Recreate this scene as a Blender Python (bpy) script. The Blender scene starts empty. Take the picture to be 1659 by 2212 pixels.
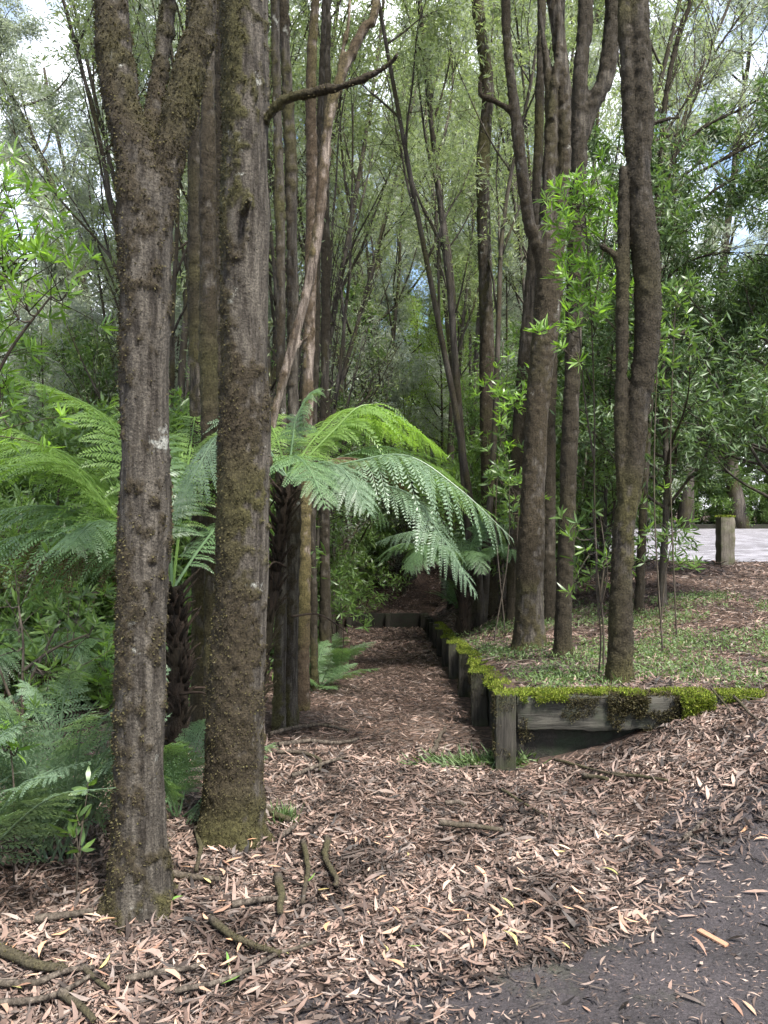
import bpy, math, random
import numpy as np
from mathutils import Vector
rng = np.random.default_rng(7)
random.seed(7)
scn = bpy.context.scene
COL = scn.collection
R = math.radians

# ------------------------------------------------------------------ camera, sky, sun, exposure
CAMZ = 1.5
cam_d = bpy.data.cameras.new('camera'); cam = bpy.data.objects.new('camera', cam_d); COL.objects.link(cam)
cam.location = (0, 0, CAMZ); cam.rotation_euler = (R(90), 0, 0)
cam_d.sensor_fit = 'VERTICAL'; cam_d.sensor_height = 24; cam_d.lens = 24 * 1660 / 2212
cam_d.shift_y = (1115 - 1106) / 2212
cam_d.clip_start = 0.05; cam_d.clip_end = 2000
scn.camera = cam
SUN = Vector((0.32, -0.44, 0.84)).normalized()
world = bpy.data.worlds.new('World'); scn.world = world; world.use_nodes = True
wn = world.node_tree; wn.nodes.clear()
def wnode(t, **k):
    n = wn.nodes.new(t)
    for a, v in k.items(): setattr(n, a, v)
    return n
sky = wnode('ShaderNodeTexSky', sky_type='NISHITA', sun_disc=False)
sky.sun_elevation = math.asin(SUN.z); sky.sun_rotation = math.atan2(SUN.x, SUN.y)
tc = wnode('ShaderNodeTexCoord')
cn = wnode('ShaderNodeTexNoise'); cn.inputs['Scale'].default_value = 2.6; cn.inputs['Detail'].default_value = 7; cn.inputs['Roughness'].default_value = .6
cr = wnode('ShaderNodeValToRGB'); cr.color_ramp.elements[0].position = .45; cr.color_ramp.elements[1].position = .62
cm = wnode('ShaderNodeMix', data_type='RGBA'); cm.inputs['B'].default_value = (11, 11.3, 12, 1)
bg = wnode('ShaderNodeBackground'); bg.inputs['Strength'].default_value = .105
wo = wnode('ShaderNodeOutputWorld')
wn.links.new(tc.outputs['Generated'], cn.inputs['Vector']); wn.links.new(cn.outputs['Fac'], cr.inputs['Fac'])
wn.links.new(cr.outputs['Color'], cm.inputs['Factor']); wn.links.new(sky.outputs['Color'], cm.inputs['A'])
wn.links.new(cm.outputs['Result'], bg.inputs['Color']); wn.links.new(bg.outputs['Background'], wo.inputs['Surface'])
sd = bpy.data.lights.new('sun', 'SUN'); so = bpy.data.objects.new('sun', sd); COL.objects.link(so)
sd.energy = 4.8; sd.angle = R(10); sd.color = (1, .965, .90)
so.rotation_euler = SUN.to_track_quat('Z', 'Y').to_euler(); so.location = (6, -8, 14)
scn.view_settings.view_transform = 'Standard'; scn.view_settings.look = 'None'
scn.view_settings.exposure = 1.6; scn.view_settings.gamma = 1
scn.render.engine = 'CYCLES'
cy = scn.cycles
cy.use_denoising = True; cy.max_bounces = 7; cy.diffuse_bounces = 4; cy.glossy_bounces = 1; cy.transmission_bounces = 6
cy.use_adaptive_sampling = True; cy.adaptive_threshold = .03; cy.sample_clamp_indirect = 6

# ------------------------------------------------------------------ numeric helpers
def hsh(ix, iy, iz, seed):
    h = (ix.astype(np.int64) * 374761393 + iy.astype(np.int64) * 668265263 + iz.astype(np.int64) * 2147483647 + seed * 974711) & 0xffffffff
    h = ((h ^ (h >> 13)) * 1274126177) & 0xffffffff
    h = ((h ^ (h >> 16)) * 2246822519) & 0xffffffff
    return ((h ^ (h >> 15)) & 0xffffff) / float(0xffffff)
def vnoise(p, seed=0):
    p = np.asarray(p, float); i = np.floor(p); f = p - i; f = f * f * (3 - 2 * f); i = i.astype(np.int64)
    out = 0
    for dx in (0, 1):
        for dy in (0, 1):
            for dz in (0, 1):
                w = (f[:, 0] if dx else 1 - f[:, 0]) * (f[:, 1] if dy else 1 - f[:, 1]) * (f[:, 2] if dz else 1 - f[:, 2])
                out = out + w * hsh(i[:, 0] + dx, i[:, 1] + dy, i[:, 2] + dz, seed)
    return out
def fbm(p, octv=4, seed=0):
    a, s, t = .5, 0, 0
    p = np.asarray(p, float)
    for k in range(octv):
        s = s + a * vnoise(p, seed + k * 17); t += a; a *= .5; p = p * 2.03
    return s / t
def n2(x, y, sc, octv=3, seed=0):
    x = np.asarray(x, float); y = np.asarray(y, float)
    return fbm(np.stack([x * sc, y * sc, np.zeros_like(x)], -1).reshape(-1, 3), octv, seed).reshape(x.shape)
def sstep(a, b, x):
    t = np.clip((np.asarray(x, float) - a) / (b - a), 0, 1); return t * t * (3 - 2 * t)
def nrm(v): return v / (np.linalg.norm(v, axis=-1, keepdims=True) + 1e-12)

def build(name, V, T=None, Q=None, mats=(), parent=None, smooth=True, attrs=None, link=True):
    me = mesh(name, V, T, Q, mats, smooth, attrs)
    return obj(name, me, parent)
def mesh(name, V, T=None, Q=None, mats=(), smooth=True, attrs=None):
    V = np.asarray(V, np.float32); me = bpy.data.meshes.new(name)
    T = np.zeros((0, 3), np.int32) if T is None or len(T) == 0 else np.asarray(T, np.int32)
    Q = np.zeros((0, 4), np.int32) if Q is None or len(Q) == 0 else np.asarray(Q, np.int32)
    me.vertices.add(len(V)); me.vertices.foreach_set('co', V.ravel())
    me.loops.add(T.size + Q.size); me.loops.foreach_set('vertex_index', np.concatenate([T.ravel(), Q.ravel()]))
    me.polygons.add(len(T) + len(Q))
    me.polygons.foreach_set('loop_start', np.concatenate([np.arange(len(T)) * 3, T.size + np.arange(len(Q)) * 4]).astype(np.int32))
    me.polygons.foreach_set('use_smooth', np.full(len(T) + len(Q), smooth))
    me.update(calc_edges=True)
    for k, a in (attrs or {}).items():
        at = me.attributes.new(k, 'FLOAT', 'POINT'); at.data.foreach_set('value', np.asarray(a, np.float32))
    for m in (mats if isinstance(mats, (list, tuple)) else [mats]): me.materials.append(m)
    return me
def obj(name, me, parent=None):
    o = bpy.data.objects.new(name, me); COL.objects.link(o)
    if parent is not None: o.parent = parent
    return o
def tag(o, label, cat, group=None, kind=None):
    if label: o['label'] = label
    if cat: o['category'] = cat
    if group: o['group'] = group
    if kind: o['kind'] = kind
    return o
def thing(name, label, cat, loc=(0, 0, 0), group=None):
    o = bpy.data.objects.new(name, None); COL.objects.link(o); o.location = loc; o.empty_display_size = .1
    return tag(o, label, cat, group)
class MB:
    def __init__(s): s.V, s.T, s.Q, s.n = [], [], [], 0
    def add(s, V, T=None, Q=None):
        V = np.asarray(V, float); s.V.append(V)
        if T is not None and len(T): s.T.append(np.asarray(T) + s.n)
        if Q is not None and len(Q): s.Q.append(np.asarray(Q) + s.n)
        s.n += len(V)
    def get(s):
        return (np.concatenate(s.V) if s.V else np.zeros((0, 3)), np.concatenate(s.T) if s.T else None, np.concatenate(s.Q) if s.Q else None)
    def out(s, name, mats, parent=None, smooth=True, off=None, attrs=None):
        V, T, Q = s.get()
        if off is not None: V = V - np.asarray(off)
        return build(name, V, T, Q, mats, parent, smooth, attrs)
def spline(P, n):
    P = np.asarray(P, float); m = len(P)
    if m == 2: return P[0] + (P[1] - P[0]) * np.linspace(0, 1, n)[:, None]
    A = np.vstack([2 * P[0] - P[1], P, 2 * P[-1] - P[-2]])
    t = np.linspace(0, m - 1 - 1e-9, n); i = t.astype(int); f = (t - i)[:, None]
    a, b, c, d = A[i], A[i + 1], A[i + 2], A[i + 3]
    return .5 * (2 * b + (c - a) * f + (2 * a - 5 * b + 4 * c - d) * f ** 2 + (3 * b - a - 3 * c + d) * f ** 3)
def tube(P, r, sides=6, lump=0, seed=0):
    P = np.asarray(P, float); n = len(P); r = np.broadcast_to(np.asarray(r, float), (n,))
    T = nrm(np.gradient(P, axis=0)); ref = np.array([0, 0, 1.]) if abs(T[n // 2][2]) < .8 else np.array([0, 1., 0])
    S = nrm(np.cross(T, ref)); N = np.cross(S, T)
    a = np.arange(sides) / sides * 2 * math.pi
    rr = r[:, None] * np.ones(sides)
    if lump:
        g = np.stack(np.meshgrid(np.arange(n) * .5, np.arange(sides), indexing='ij'), -1).reshape(-1, 2)
        ang = g[:, 1] / sides * 2 * math.pi
        rr = rr * (1 + lump * 2 * (vnoise(np.stack([g[:, 0], np.cos(ang) * 1.2 + 5, np.sin(ang) * 1.2 + seed], -1), seed).reshape(n, sides) - .5))
    V = P[:, None] + rr[..., None] * (S[:, None] * np.cos(a)[None, :, None] + N[:, None] * np.sin(a)[None, :, None])
    i = np.arange(n - 1)[:, None] * sides; j = np.arange(sides)[None]; k = (j + 1) % sides
    Q = np.stack([i + j, i + k, i + sides + k, i + sides + j], -1).reshape(-1, 4)
    V = np.vstack([V.reshape(-1, 3), P[:1], P[-1:]]); b, e = n * sides, n * sides + 1
    jj = np.arange(sides); kk = (jj + 1) % sides
    T = np.vstack([np.stack([np.full(sides, b), kk, jj], -1), np.stack([np.full(sides, e), (n - 1) * sides + jj, (n - 1) * sides + kk], -1)])
    return V, T, Q

# ------------------------------------------------------------------ materials
def mat(name):
    m = bpy.data.materials.new(name); m.use_nodes = True; nt = m.node_tree; nt.nodes.clear()
    o = nt.nodes.new('ShaderNodeOutputMaterial')
    def N(t, **k):
        n = nt.nodes.new(t)
        for a, v in k.items():
            if a.startswith('i_'):
                key = a[2:].replace('_', ' ')
                n.inputs[int(key) if key.isdigit() else key].default_value = v
            else: setattr(n, a, v)
        return n
    def L(a, b): nt.links.new(a, b)
    return m, N, L, o
def ramp(N, stops):
    r = N('ShaderNodeValToRGB'); e = r.color_ramp.elements
    while len(e) < len(stops): e.new(.5)
    for q, (p, c) in zip(e, stops): q.position = p; q.color = (*c, 1)
    return r
def leafmat(name, cols, transl=.4, rough=.42, tint=None, spec=.5, obj_random=False, damp=False):
    m, N, L, o = mat(name)
    if obj_random: src = N('ShaderNodeObjectInfo').outputs['Random']
    else: src = N('ShaderNodeNewGeometry').outputs['Random Per Island']
    r = ramp(N, [(i / max(1, len(cols) - 1), c) for i, c in enumerate(cols)]); L(src, r.inputs['Fac'])
    if damp:
        tcd = N('ShaderNodeTexCoord'); nd = N('ShaderNodeTexNoise', i_Scale=2.6, i_Detail=5.0, i_Roughness=.65); L(tcd.outputs['Object'], nd.inputs['Vector'])
        rd = ramp(N, [(.40, (.26, .25, .24)), (.50, (.72, .71, .70)), (.60, (1.06, 1.05, 1.03))]); L(nd.outputs['Fac'], rd.inputs['Fac'])
        md = N('ShaderNodeMix', data_type='RGBA', blend_type='MULTIPLY'); md.inputs['Factor'].default_value = 1; L(r.outputs['Color'], md.inputs['A']); L(rd.outputs['Color'], md.inputs['B'])
        class _r: outputs = {'Color': md.outputs['Result']}
        r = _r
    p = N('ShaderNodeBsdfPrincipled', i_Roughness=rough); L(r.outputs['Color'], p.inputs['Base Color'])
    p.inputs['Specular IOR Level'].default_value = spec
    if transl > 0:
        t = N('ShaderNodeBsdfTranslucent')
        mx0 = N('ShaderNodeMix', data_type='RGBA', blend_type='MULTIPLY'); mx0.inputs['Factor'].default_value = 1
        L(r.outputs['Color'], mx0.inputs['A']); mx0.inputs['B'].default_value = (*(tint or (1.5, 1.6, .7)), 1)
        L(mx0.outputs['Result'], t.inputs['Color'])
        x = N('ShaderNodeMixShader'); x.inputs['Fac'].default_value = transl
        L(p.outputs['BSDF'], x.inputs[1]); L(t.outputs['BSDF'], x.inputs[2]); L(x.outputs['Shader'], o.inputs['Surface'])
    else: L(p.outputs['BSDF'], o.inputs['Surface'])
    return m
def barkmat(name, dark, light, moss1, moss2, lichen=(.42, .42, .40), attr=True, sc=1.0, lich=.68, bump=.6):
    m, N, L, o = mat(name)
    tcn = N('ShaderNodeTexCoord')
    mp = N('ShaderNodeMapping'); mp.inputs['Scale'].default_value = (34 * sc, 34 * sc, 5 * sc); L(tcn.outputs['Object'], mp.inputs['Vector'])
    n1 = N('ShaderNodeTexNoise', i_Scale=1.0, i_Detail=6.0, i_Roughness=.65); L(mp.outputs['Vector'], n1.inputs['Vector'])
    c1 = ramp(N, [(.38, dark), (.52, tuple((a + b) / 2 for a, b in zip(dark, light))), (.64, light)]); L(n1.outputs['Fac'], c1.inputs['Fac'])
    n2_ = N('ShaderNodeTexNoise', i_Scale=5.0 * sc, i_Detail=8.0, i_Roughness=.7); L(tcn.outputs['Object'], n2_.inputs['Vector'])
    l1 = ramp(N, [(lich, (0, 0, 0)), (lich + .05, (1, 1, 1))]); L(n2_.outputs['Fac'], l1.inputs['Fac'])
    mx = N('ShaderNodeMix', data_type='RGBA'); L(l1.outputs['Color'], mx.inputs['Factor']); L(c1.outputs['Color'], mx.inputs['A']); mx.inputs['B'].default_value = (*lichen, 1)
    ng = N('ShaderNodeTexNoise', i_Scale=130.0 * sc, i_Detail=3.0, i_Roughness=.7); L(tcn.outputs['Object'], ng.inputs['Vector'])
    rg = ramp(N, [(.36, (.45, .45, .45)), (.62, (1.35, 1.35, 1.35))]); L(ng.outputs['Fac'], rg.inputs['Fac'])
    mg = N('ShaderNodeMix', data_type='RGBA', blend_type='MULTIPLY'); mg.inputs['Factor'].default_value = .8; L(mx.outputs['Result'], mg.inputs['A']); L(rg.outputs['Color'], mg.inputs['B']); mx = mg
    n3 = N('ShaderNodeTexNoise', i_Scale=75.0 * sc, i_Detail=5.0, i_Roughness=.7); L(tcn.outputs['Object'], n3.inputs['Vector'])
    c3 = ramp(N, [(.36, tuple(v * .45 for v in moss1)), (.5, moss1), (.66, tuple(v * 1.6 for v in moss1))]); L(n3.outputs['Fac'], c3.inputs['Fac'])
    c4 = ramp(N, [(.36, tuple(v * .45 for v in moss2)), (.5, moss2), (.66, tuple(v * 1.6 for v in moss2))]); L(n3.outputs['Fac'], c4.inputs['Fac'])
    mm = N('ShaderNodeMix', data_type='RGBA'); L(c3.outputs['Color'], mm.inputs['A']); L(c4.outputs['Color'], mm.inputs['B'])
    fin = N('ShaderNodeMix', data_type='RGBA'); L(mx.outputs['Result'], fin.inputs['A']); L(mm.outputs['Result'], fin.inputs['B'])
    if attr:
        a = N('ShaderNodeAttribute', attribute_name='moss'); g = N('ShaderNodeAttribute', attribute_name='green')
        L(a.outputs['Fac'], fin.inputs['Factor']); L(g.outputs['Fac'], mm.inputs['Factor'])
    else:
        n4 = N('ShaderNodeTexNoise', i_Scale=1.6, i_Detail=6.0, i_Roughness=.65); L(tcn.outputs['Object'], n4.inputs['Vector'])
        r4 = ramp(N, [(.42, (0, 0, 0)), (.58, (1, 1, 1))]); L(n4.outputs['Fac'], r4.inputs['Fac']); L(r4.outputs['Color'], fin.inputs['Factor'])
        n5 = N('ShaderNodeTexNoise', i_Scale=2.7, i_Detail=4.0); L(tcn.outputs['Object'], n5.inputs['Vector'])
        r5 = ramp(N, [(.45, (0, 0, 0)), (.65, (1, 1, 1))]); L(n5.outputs['Fac'], r5.inputs['Fac']); L(r5.outputs['Color'], mm.inputs['Factor'])
    p = N('ShaderNodeBsdfPrincipled', i_Roughness=.92); p.inputs['Specular IOR Level'].default_value = .2
    L(fin.outputs['Result'], p.inputs['Base Color']); L(p.outputs['BSDF'], o.inputs['Surface'])
    if bump == 0: return m
    b1 = N('ShaderNodeBump', i_Strength=bump, i_Distance=.02); L(n1.outputs['Fac'], b1.inputs['Height'])
    b2 = N('ShaderNodeBump', i_Strength=bump, i_Distance=.012); L(n3.outputs['Fac'], b2.inputs['Height']); L(b1.outputs['Normal'], b2.inputs['Normal'])
    L(b2.outputs['Normal'], p.inputs['Normal'])
    return m
M = {}
M['bark'] = barkmat('mossy_bark', (.021, .017, .013), (.094, .082, .067), (.031, .024, .0145), (.043, .039, .015), lichen=(.27, .27, .24), lich=.61, bump=1.0)
M['bark_pale'] = barkmat('weathered_bark', (.04, .03, .023), (.22, .18, .15), (.048, .034, .021), (.07, .058, .024), lich=.8)
M['bark_dark'] = barkmat('dark_mossy_bark', (.014, .0115, .009), (.085, .073, .058), (.024, .019, .012), (.040, .035, .014), lichen=(.30, .31, .28), lich=.70, bump=1.0)
M['bark_far'] = barkmat('forest_bark', (.025, .021, .018), (.09, .078, .066), (.03, .024, .015), (.05, .045, .02), attr=False, sc=.6, bump=0)
M['twig'] = barkmat('twig_bark', (.03, .024, .02), (.095, .078, .062), (.035, .027, .018), (.05, .045, .02), attr=False, sc=1.5, bump=0)
M['mossflake_dark'] = leafmat('dark_moss_flakes', [(.010, .008, .005), (.020, .017, .010), (.032, .027, .014), (.042, .038, .016)], .1, .9, spec=.1)
M['mossflake'] = leafmat('moss_flakes', [(.016, .013, .008), (.032, .026, .015), (.050, .042, .021), (.064, .057, .024), (.075, .066, .036)], .1, .9, spec=.1)
M['mossgreen'] = leafmat('bright_moss', [(.04, .065, .010), (.085, .125, .014), (.15, .195, .022), (.09, .10, .022), (.22, .255, .04), (.06, .055, .022)], .25, .85, spec=.15)
M['leaf_far'] = leafmat('grey_green_leaves', [(.14, .18, .09), (.19, .23, .12), (.24, .28, .16), (.21, .245, .155)], .52, tint=(1.3, 1.4, .75))
M['leaf_pale'] = leafmat('silver_green_leaves', [(.19, .22, .17), (.25, .28, .22), (.31, .34, .28), (.22, .255, .21)], .5, tint=(1.15, 1.2, .9))
M['leaf_mid'] = leafmat('mid_green_leaves', [(.06, .105, .03), (.085, .145, .038), (.115, .18, .05), (.07, .12, .05)], .46, .38)
M['leaf_dark'] = leafmat('dark_green_leaves', [(.045, .08, .030), (.065, .11, .038), (.09, .14, .05), (.05, .09, .038)], .36, .48)
M['leaf_yellow'] = leafmat('yellow_green_leaves', [(.13, .20, .04), (.18, .26, .05), (.15, .22, .06)], .5)
M['leaf_bright'] = leafmat('bright_green_leaves', [(.09, .17, .03), (.13, .23, .035), (.17, .28, .05)], .45, .36)
M['fern'] = leafmat('fern_green', [(.075, .13, .06), (.105, .175, .08), (.14, .215, .105)], .42, .40)
M['fern_bright'] = leafmat('fern_bright', [(.10, .175, .04), (.14, .225, .055), (.17, .26, .08)], .5, .42)
M['fern_blue'] = leafmat('fern_blue_green', [(.075, .12, .07), (.11, .165, .10), (.155, .215, .14)], .35, .45)
M['fern_dead'] = leafmat('fern_dead', [(.06, .036, .022), (.10, .06, .035), (.14, .09, .05)], .3, .8)
M['litter'] = leafmat('dry_leaves', [(.030, .022, .019), (.018, .014, .012), (.065, .046, .038), (.13, .089, .073), (.22, .150, .122), (.29, .202, .165), (.18, .117, .093), (.35, .265, .220), (.095, .066, .053), (.27, .220, .195), (.045, .033, .028)], .12, .6, tint=(1.2, 1, .8), spec=.35, damp=True)
M['litter_shaded'] = leafmat('shade_darkened_leaves', [(.022, .016, .013), (.045, .03, .024), (.08, .053, .042), (.13, .086, .068), (.05, .033, .026), (.18, .125, .10), (.035, .025, .02)], .05, .6, spec=.35)  # dark trodden fragments, with the tree shade over the path put into their colour
M['litter_one'] = leafmat('dry_leaf', [(.20, .11, .075), (.30, .185, .13), (.38, .25, .17), (.42, .22, .12), (.45, .33, .25), (.27, .16, .12)], .12, .55, tint=(1.2, 1, .8), obj_random=True)
M['litter_yellow'] = leafmat('yellow_leaf', [(.36, .28, .11), (.42, .34, .15), (.33, .32, .12)], .2, .5, tint=(1.2, 1.1, .7), obj_random=True)
M['litter_green'] = leafmat('green_leaf', [(.10, .2, .04), (.18, .26, .07)], .2, .5, obj_random=True)
M['twiglet'] = leafmat('dark_twigs', [(.02, .015, .012), (.05, .036, .028), (.11, .085, .068)], 0, .8)
M['herb'] = leafmat('herb_leaves', [(.06, .10, .035), (.095, .15, .05), (.14, .19, .075)], .35, .6)

def soilmat():
    m, N, L, o = mat('forest_soil')
    t = N('ShaderNodeTexCoord')
    v = N('ShaderNodeTexVoronoi', i_Scale=42.0); mp = N('ShaderNodeMapping'); mp.inputs['Scale'].default_value = (1, 1.9, 1)
    nz = N('ShaderNodeTexNoise', i_Scale=9.0, i_Detail=5.0); L(t.outputs['Object'], nz.inputs['Vector'])
    ad = N('ShaderNodeMix', data_type='VECTOR'); ad.inputs['Factor'].default_value = .12
    L(t.outputs['Object'], ad.inputs['A']); L(nz.outputs['Color'], ad.inputs['B']); L(ad.outputs['Result'], mp.inputs['Vector']); L(mp.outputs['Vector'], v.inputs['Vector'])
    sp = N('ShaderNodeSeparateColor'); L(v.outputs['Color'], sp.inputs['Color'])
    c = ramp(N, [(0, (.022, .016, .013)), (.45, (.045, .03, .023)), (.75, (.10, .063, .046)), (1, (.18, .115, .085))]); L(sp.outputs['Red'], c.inputs['Fac'])
    n = N('ShaderNodeTexNoise', i_Scale=1.3, i_Detail=8.0, i_Roughness=.7); L(t.outputs['Object'], n.inputs['Vector'])
    r = ramp(N, [(.35, (.25, .25, .25)), (.65, (1, 1, 1))]); L(n.outputs['Fac'], r.inputs['Fac'])
    x = N('ShaderNodeMix', data_type='RGBA'); x.inputs['A'].default_value = (.028, .021, .018, 1); L(r.outputs['Color'], x.inputs['Factor']); L(c.outputs['Color'], x.inputs['B'])
    b = N('ShaderNodeBump', i_Strength=.8, i_Distance=.03); L(sp.outputs['Green'], b.inputs['Height'])
    p = N('ShaderNodeBsdfPrincipled', i_Roughness=.95); p.inputs['Specular IOR Level'].default_value = .15
    L(x.outputs['Result'], p.inputs['Base Color']); L(b.outputs['Normal'], p.inputs['Normal']); L(p.outputs['BSDF'], o.inputs['Surface'])
    return m
M['soil'] = soilmat()
def asphaltmat(name, a, b_, green=True):
    m, N, L, o = mat(name)
    t = N('ShaderNodeTexCoord')
    n = N('ShaderNodeTexNoise', i_Scale=85.0, i_Detail=5.0, i_Roughness=.7); L(t.outputs['Object'], n.inputs['Vector'])
    c = ramp(N, [(.3, a), (.6, b_), (.78, tuple(v * 1.9 for v in b_))]); L(n.outputs['Fac'], c.inputs['Fac'])
    n2_ = N('ShaderNodeTexNoise', i_Scale=2.2, i_Detail=7.0, i_Roughness=.65); L(t.outputs['Object'], n2_.inputs['Vector'])
    r = ramp(N, [(.38, (.45, .42, .42)), (.60, (1.15, 1.1, 1.12))]); L(n2_.outputs['Fac'], r.inputs['Fac'])
    x = N('ShaderNodeMix', data_type='RGBA', blend_type='MULTIPLY'); x.inputs['Factor'].default_value = 1
    L(c.outputs['Color'], x.inputs['A']); L(r.outputs['Color'], x.inputs['B'])
    last = x
    if green:
        n3 = N('ShaderNodeTexNoise', i_Scale=1.7, i_Detail=6.0, i_Roughness=.7); mp = N('ShaderNodeMapping'); mp.inputs['Location'].default_value = (3.7, 1.2, 0)
        L(t.outputs['Object'], mp.inputs['Vector']); L(mp.outputs['Vector'], n3.inputs['Vector'])
        r3 = ramp(N, [(.56, (0, 0, 0)), (.68, (.55, .55, .55))]); L(n3.outputs['Fac'], r3.inputs['Fac'])
        y = N('ShaderNodeMix', data_type='RGBA'); L(r3.outputs['Color'], y.inputs['Factor']); L(x.outputs['Result'], y.inputs['A']); y.inputs['B'].default_value = (.042, .045, .022, 1); last = y
    vo = N('ShaderNodeTexVoronoi', i_Scale=150.0); L(t.outputs['Object'], vo.inputs['Vector'])
    rv = ramp(N, [(.15, (1.5, 1.5, 1.5)), (.5, (.75, .75, .75))]); L(vo.outputs['Distance'], rv.inputs['Fac'])
    xv = N('ShaderNodeMix', data_type='RGBA', blend_type='MULTIPLY'); xv.inputs['Factor'].default_value = .8; L(last.outputs['Result'], xv.inputs['A']); L(rv.outputs['Color'], xv.inputs['B']); last = xv
    b = N('ShaderNodeBump', i_Strength=.9, i_Distance=.010); L(n.outputs['Fac'], b.inputs['Height'])
    p = N('ShaderNodeBsdfPrincipled', i_Roughness=.72); p.inputs['Specular IOR Level'].default_value = .4
    L(last.outputs['Result'], p.inputs['Base Color']); L(b.outputs['Normal'], p.inputs['Normal']); L(p.outputs['BSDF'], o.inputs['Surface'])
    return m
M['asphalt'] = asphaltmat('damp_asphalt', (.017, .0145, .0148), (.041, .035, .0365))
M['road'] = asphaltmat('dry_road_asphalt', (.15, .15, .165), (.23, .23, .25), False)
def timbermat(name, axis, dark, light, green):
    m, N, L, o = mat(name)
    t = N('ShaderNodeTexCoord'); mp = N('ShaderNodeMapping'); s = [38, 38, 38]; s[axis] = 3.0
    mp.inputs['Scale'].default_value = s; L(t.outputs['Object'], mp.inputs['Vector'])
    n = N('ShaderNodeTexNoise', i_Scale=1.0, i_Detail=7.0, i_Roughness=.7); n.inputs['Distortion'].default_value = .6; L(mp.outputs['Vector'], n.inputs['Vector'])
    c = ramp(N, [(.3, dark), (.7, light)]); L(n.outputs['Fac'], c.inputs['Fac'])
    n2_ = N('ShaderNodeTexNoise', i_Scale=6.0, i_Detail=7.0, i_Roughness=.7); L(t.outputs['Object'], n2_.inputs['Vector'])
    r = ramp(N, [(.46, (0, 0, 0)), (.64, (.8, .8, .8))]); L(n2_.outputs['Fac'], r.inputs['Fac'])
    x = N('ShaderNodeMix', data_type='RGBA'); L(r.outputs['Color'], x.inputs['Factor']); L(c.outputs['Color'], x.inputs['A']); x.inputs['B'].default_value = (*green, 1)
    b = N('ShaderNodeBump', i_Strength=.8, i_Distance=.012); L(n.outputs['Fac'], b.inputs['Height'])
    p = N('ShaderNodeBsdfPrincipled', i_Roughness=.85); p.inputs['Specular IOR Level'].default_value = .25
    L(x.outputs['Result'], p.inputs['Base Color']); L(b.outputs['Normal'], p.inputs['Normal']); L(p.outputs['BSDF'], o.inputs['Surface'])
    return m
M['post'] = timbermat('damp_timber_post', 2, (.009, .008, .0065), (.045, .040, .032), (.026, .030, .012))
M['beam'] = timbermat('damp_timber_beam', 0, (.008, .0075, .006), (.058, .054, .044), (.030, .036, .022))
M['board'] = timbermat('shade_darkened_board', 1, (.010, .009, .0075), (.032, .028, .022), (.016, .024, .012))  # dark timber, darkened further to carry the shadow under the top beam
M['bollard'] = timbermat('grey_bollard_timber', 2, (.08, .07, .055), (.19, .165, .135), (.07, .08, .03))

# ------------------------------------------------------------------ terrain
def wallx(y): return .725 + .0213 * (np.asarray(y, float) - 4.64)      # face of the wall posts
YR = 4.70                                                                # face of the return wall
def ground(x, y):
    x = np.asarray(x, float); y = np.asarray(y, float)
    t = np.clip(y - 4.2, 0, None); zp = -.092 * (np.sqrt(t * t + .25) - .5)
    zp = np.where(y > 19.6, np.maximum(zp, -1.40), zp)
    left = -.10 * np.clip(-x - 1.5, 0, 8) * sstep(3.2, 6.5, y) * .9
    zl = zp + left + .05 * (n2(x, y, .8, 3, 3) - .5) * sstep(3, 5, y + np.abs(x))
    emb = sstep(20.05, 24.5, y) * 1.35 + sstep(19.86, 19.9, y) * .36
    emb = emb + np.clip(y - 24, 0, 60) * .05
    zl = zl + emb + np.clip(y - 20, 0, None) * .0
    d = x - wallx(y)
    s = .092 - .062 * sstep(.1, 1.2, d) - .058 * sstep(1.2, 3.2, d)
    zb = .40 - s * (np.clip(y, 4.64, 30) - 4.64) + .035 * (n2(x, y, .9, 3, 9) - .5)
    zb = np.where((y > 20) & (x < 3.5), np.maximum(zb, zl), zb)
    zf = .40 * sstep(.82, 2.4, x) * sstep(2.0, 4.55, y) + .05 * sstep(2.2, 4, x)
    hill = np.clip(y - 33, 0, 40) * .16; zl = zl + hill * .8; zb = zb + hill
    front = np.maximum(zl * 0, zf)
    for cx_, cy_ in ((-.94, 2.95), (-.71, 3.60)):
        zl = zl + .045 * np.exp(-((x - cx_) ** 2 + (y - cy_) ** 2) / .055)
    rm = sstep(10.5, 13.4, y) * sstep(2.6, 4.6, x); zb = zb * (1 - rm) + (.70 + .0135 * (y - 13.6)) * rm
    bank = (d > .075) & (y > YR + .07)
    z = np.where(bank, zb, np.where(y < YR + .08, np.where(d > -.2, front + zp * (1 - sstep(-.2, .2, d)), zl), zl))
    z = np.where((y <= YR + .08) & (x > 2.25), np.maximum(z, 0) * 1.0, z)
    return z
def unproj(u, v, d): return np.array([(u - 829.5) / 1660 * d, d, CAMZ + (1115 - v) / 1660 * d])
def on_ground(u, v, lo=1.2, hi=60):
    ds = np.geomspace(lo, hi, 1500); z = CAMZ + (1115 - v) / 1660 * ds; g = ground((u - 829.5) / 1660 * ds, ds)
    i = int(np.argmax(z <= g)) if (z <= g).any() else len(ds) - 1
    return np.array([(u - 829.5) / 1660 * ds[i], ds[i], float(g[i])])
def gridlines(parts):
    out = []
    for a, b, st in parts: out += list(np.arange(a, b - 1e-6, st))
    return np.array(out + [parts[-1][1]])
gx = gridlines([(-90, -12, 6), (-12, -3, .5), (-3, .3, .06), (.3, .795, .045), (.795, .805, .01), (.805, 2.6, .05), (2.6, 12, .4), (12, 90, 6)])
gy = gridlines([(-60, -2, 4), (-2, 1.5, .25), (1.5, 4.75, .05), (4.75, 4.78, .02), (4.78, 9, .08), (9, 19.8, .2), (19.8, 20.0, .03), (20.0, 26, .25), (26, 160, 5)])
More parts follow.
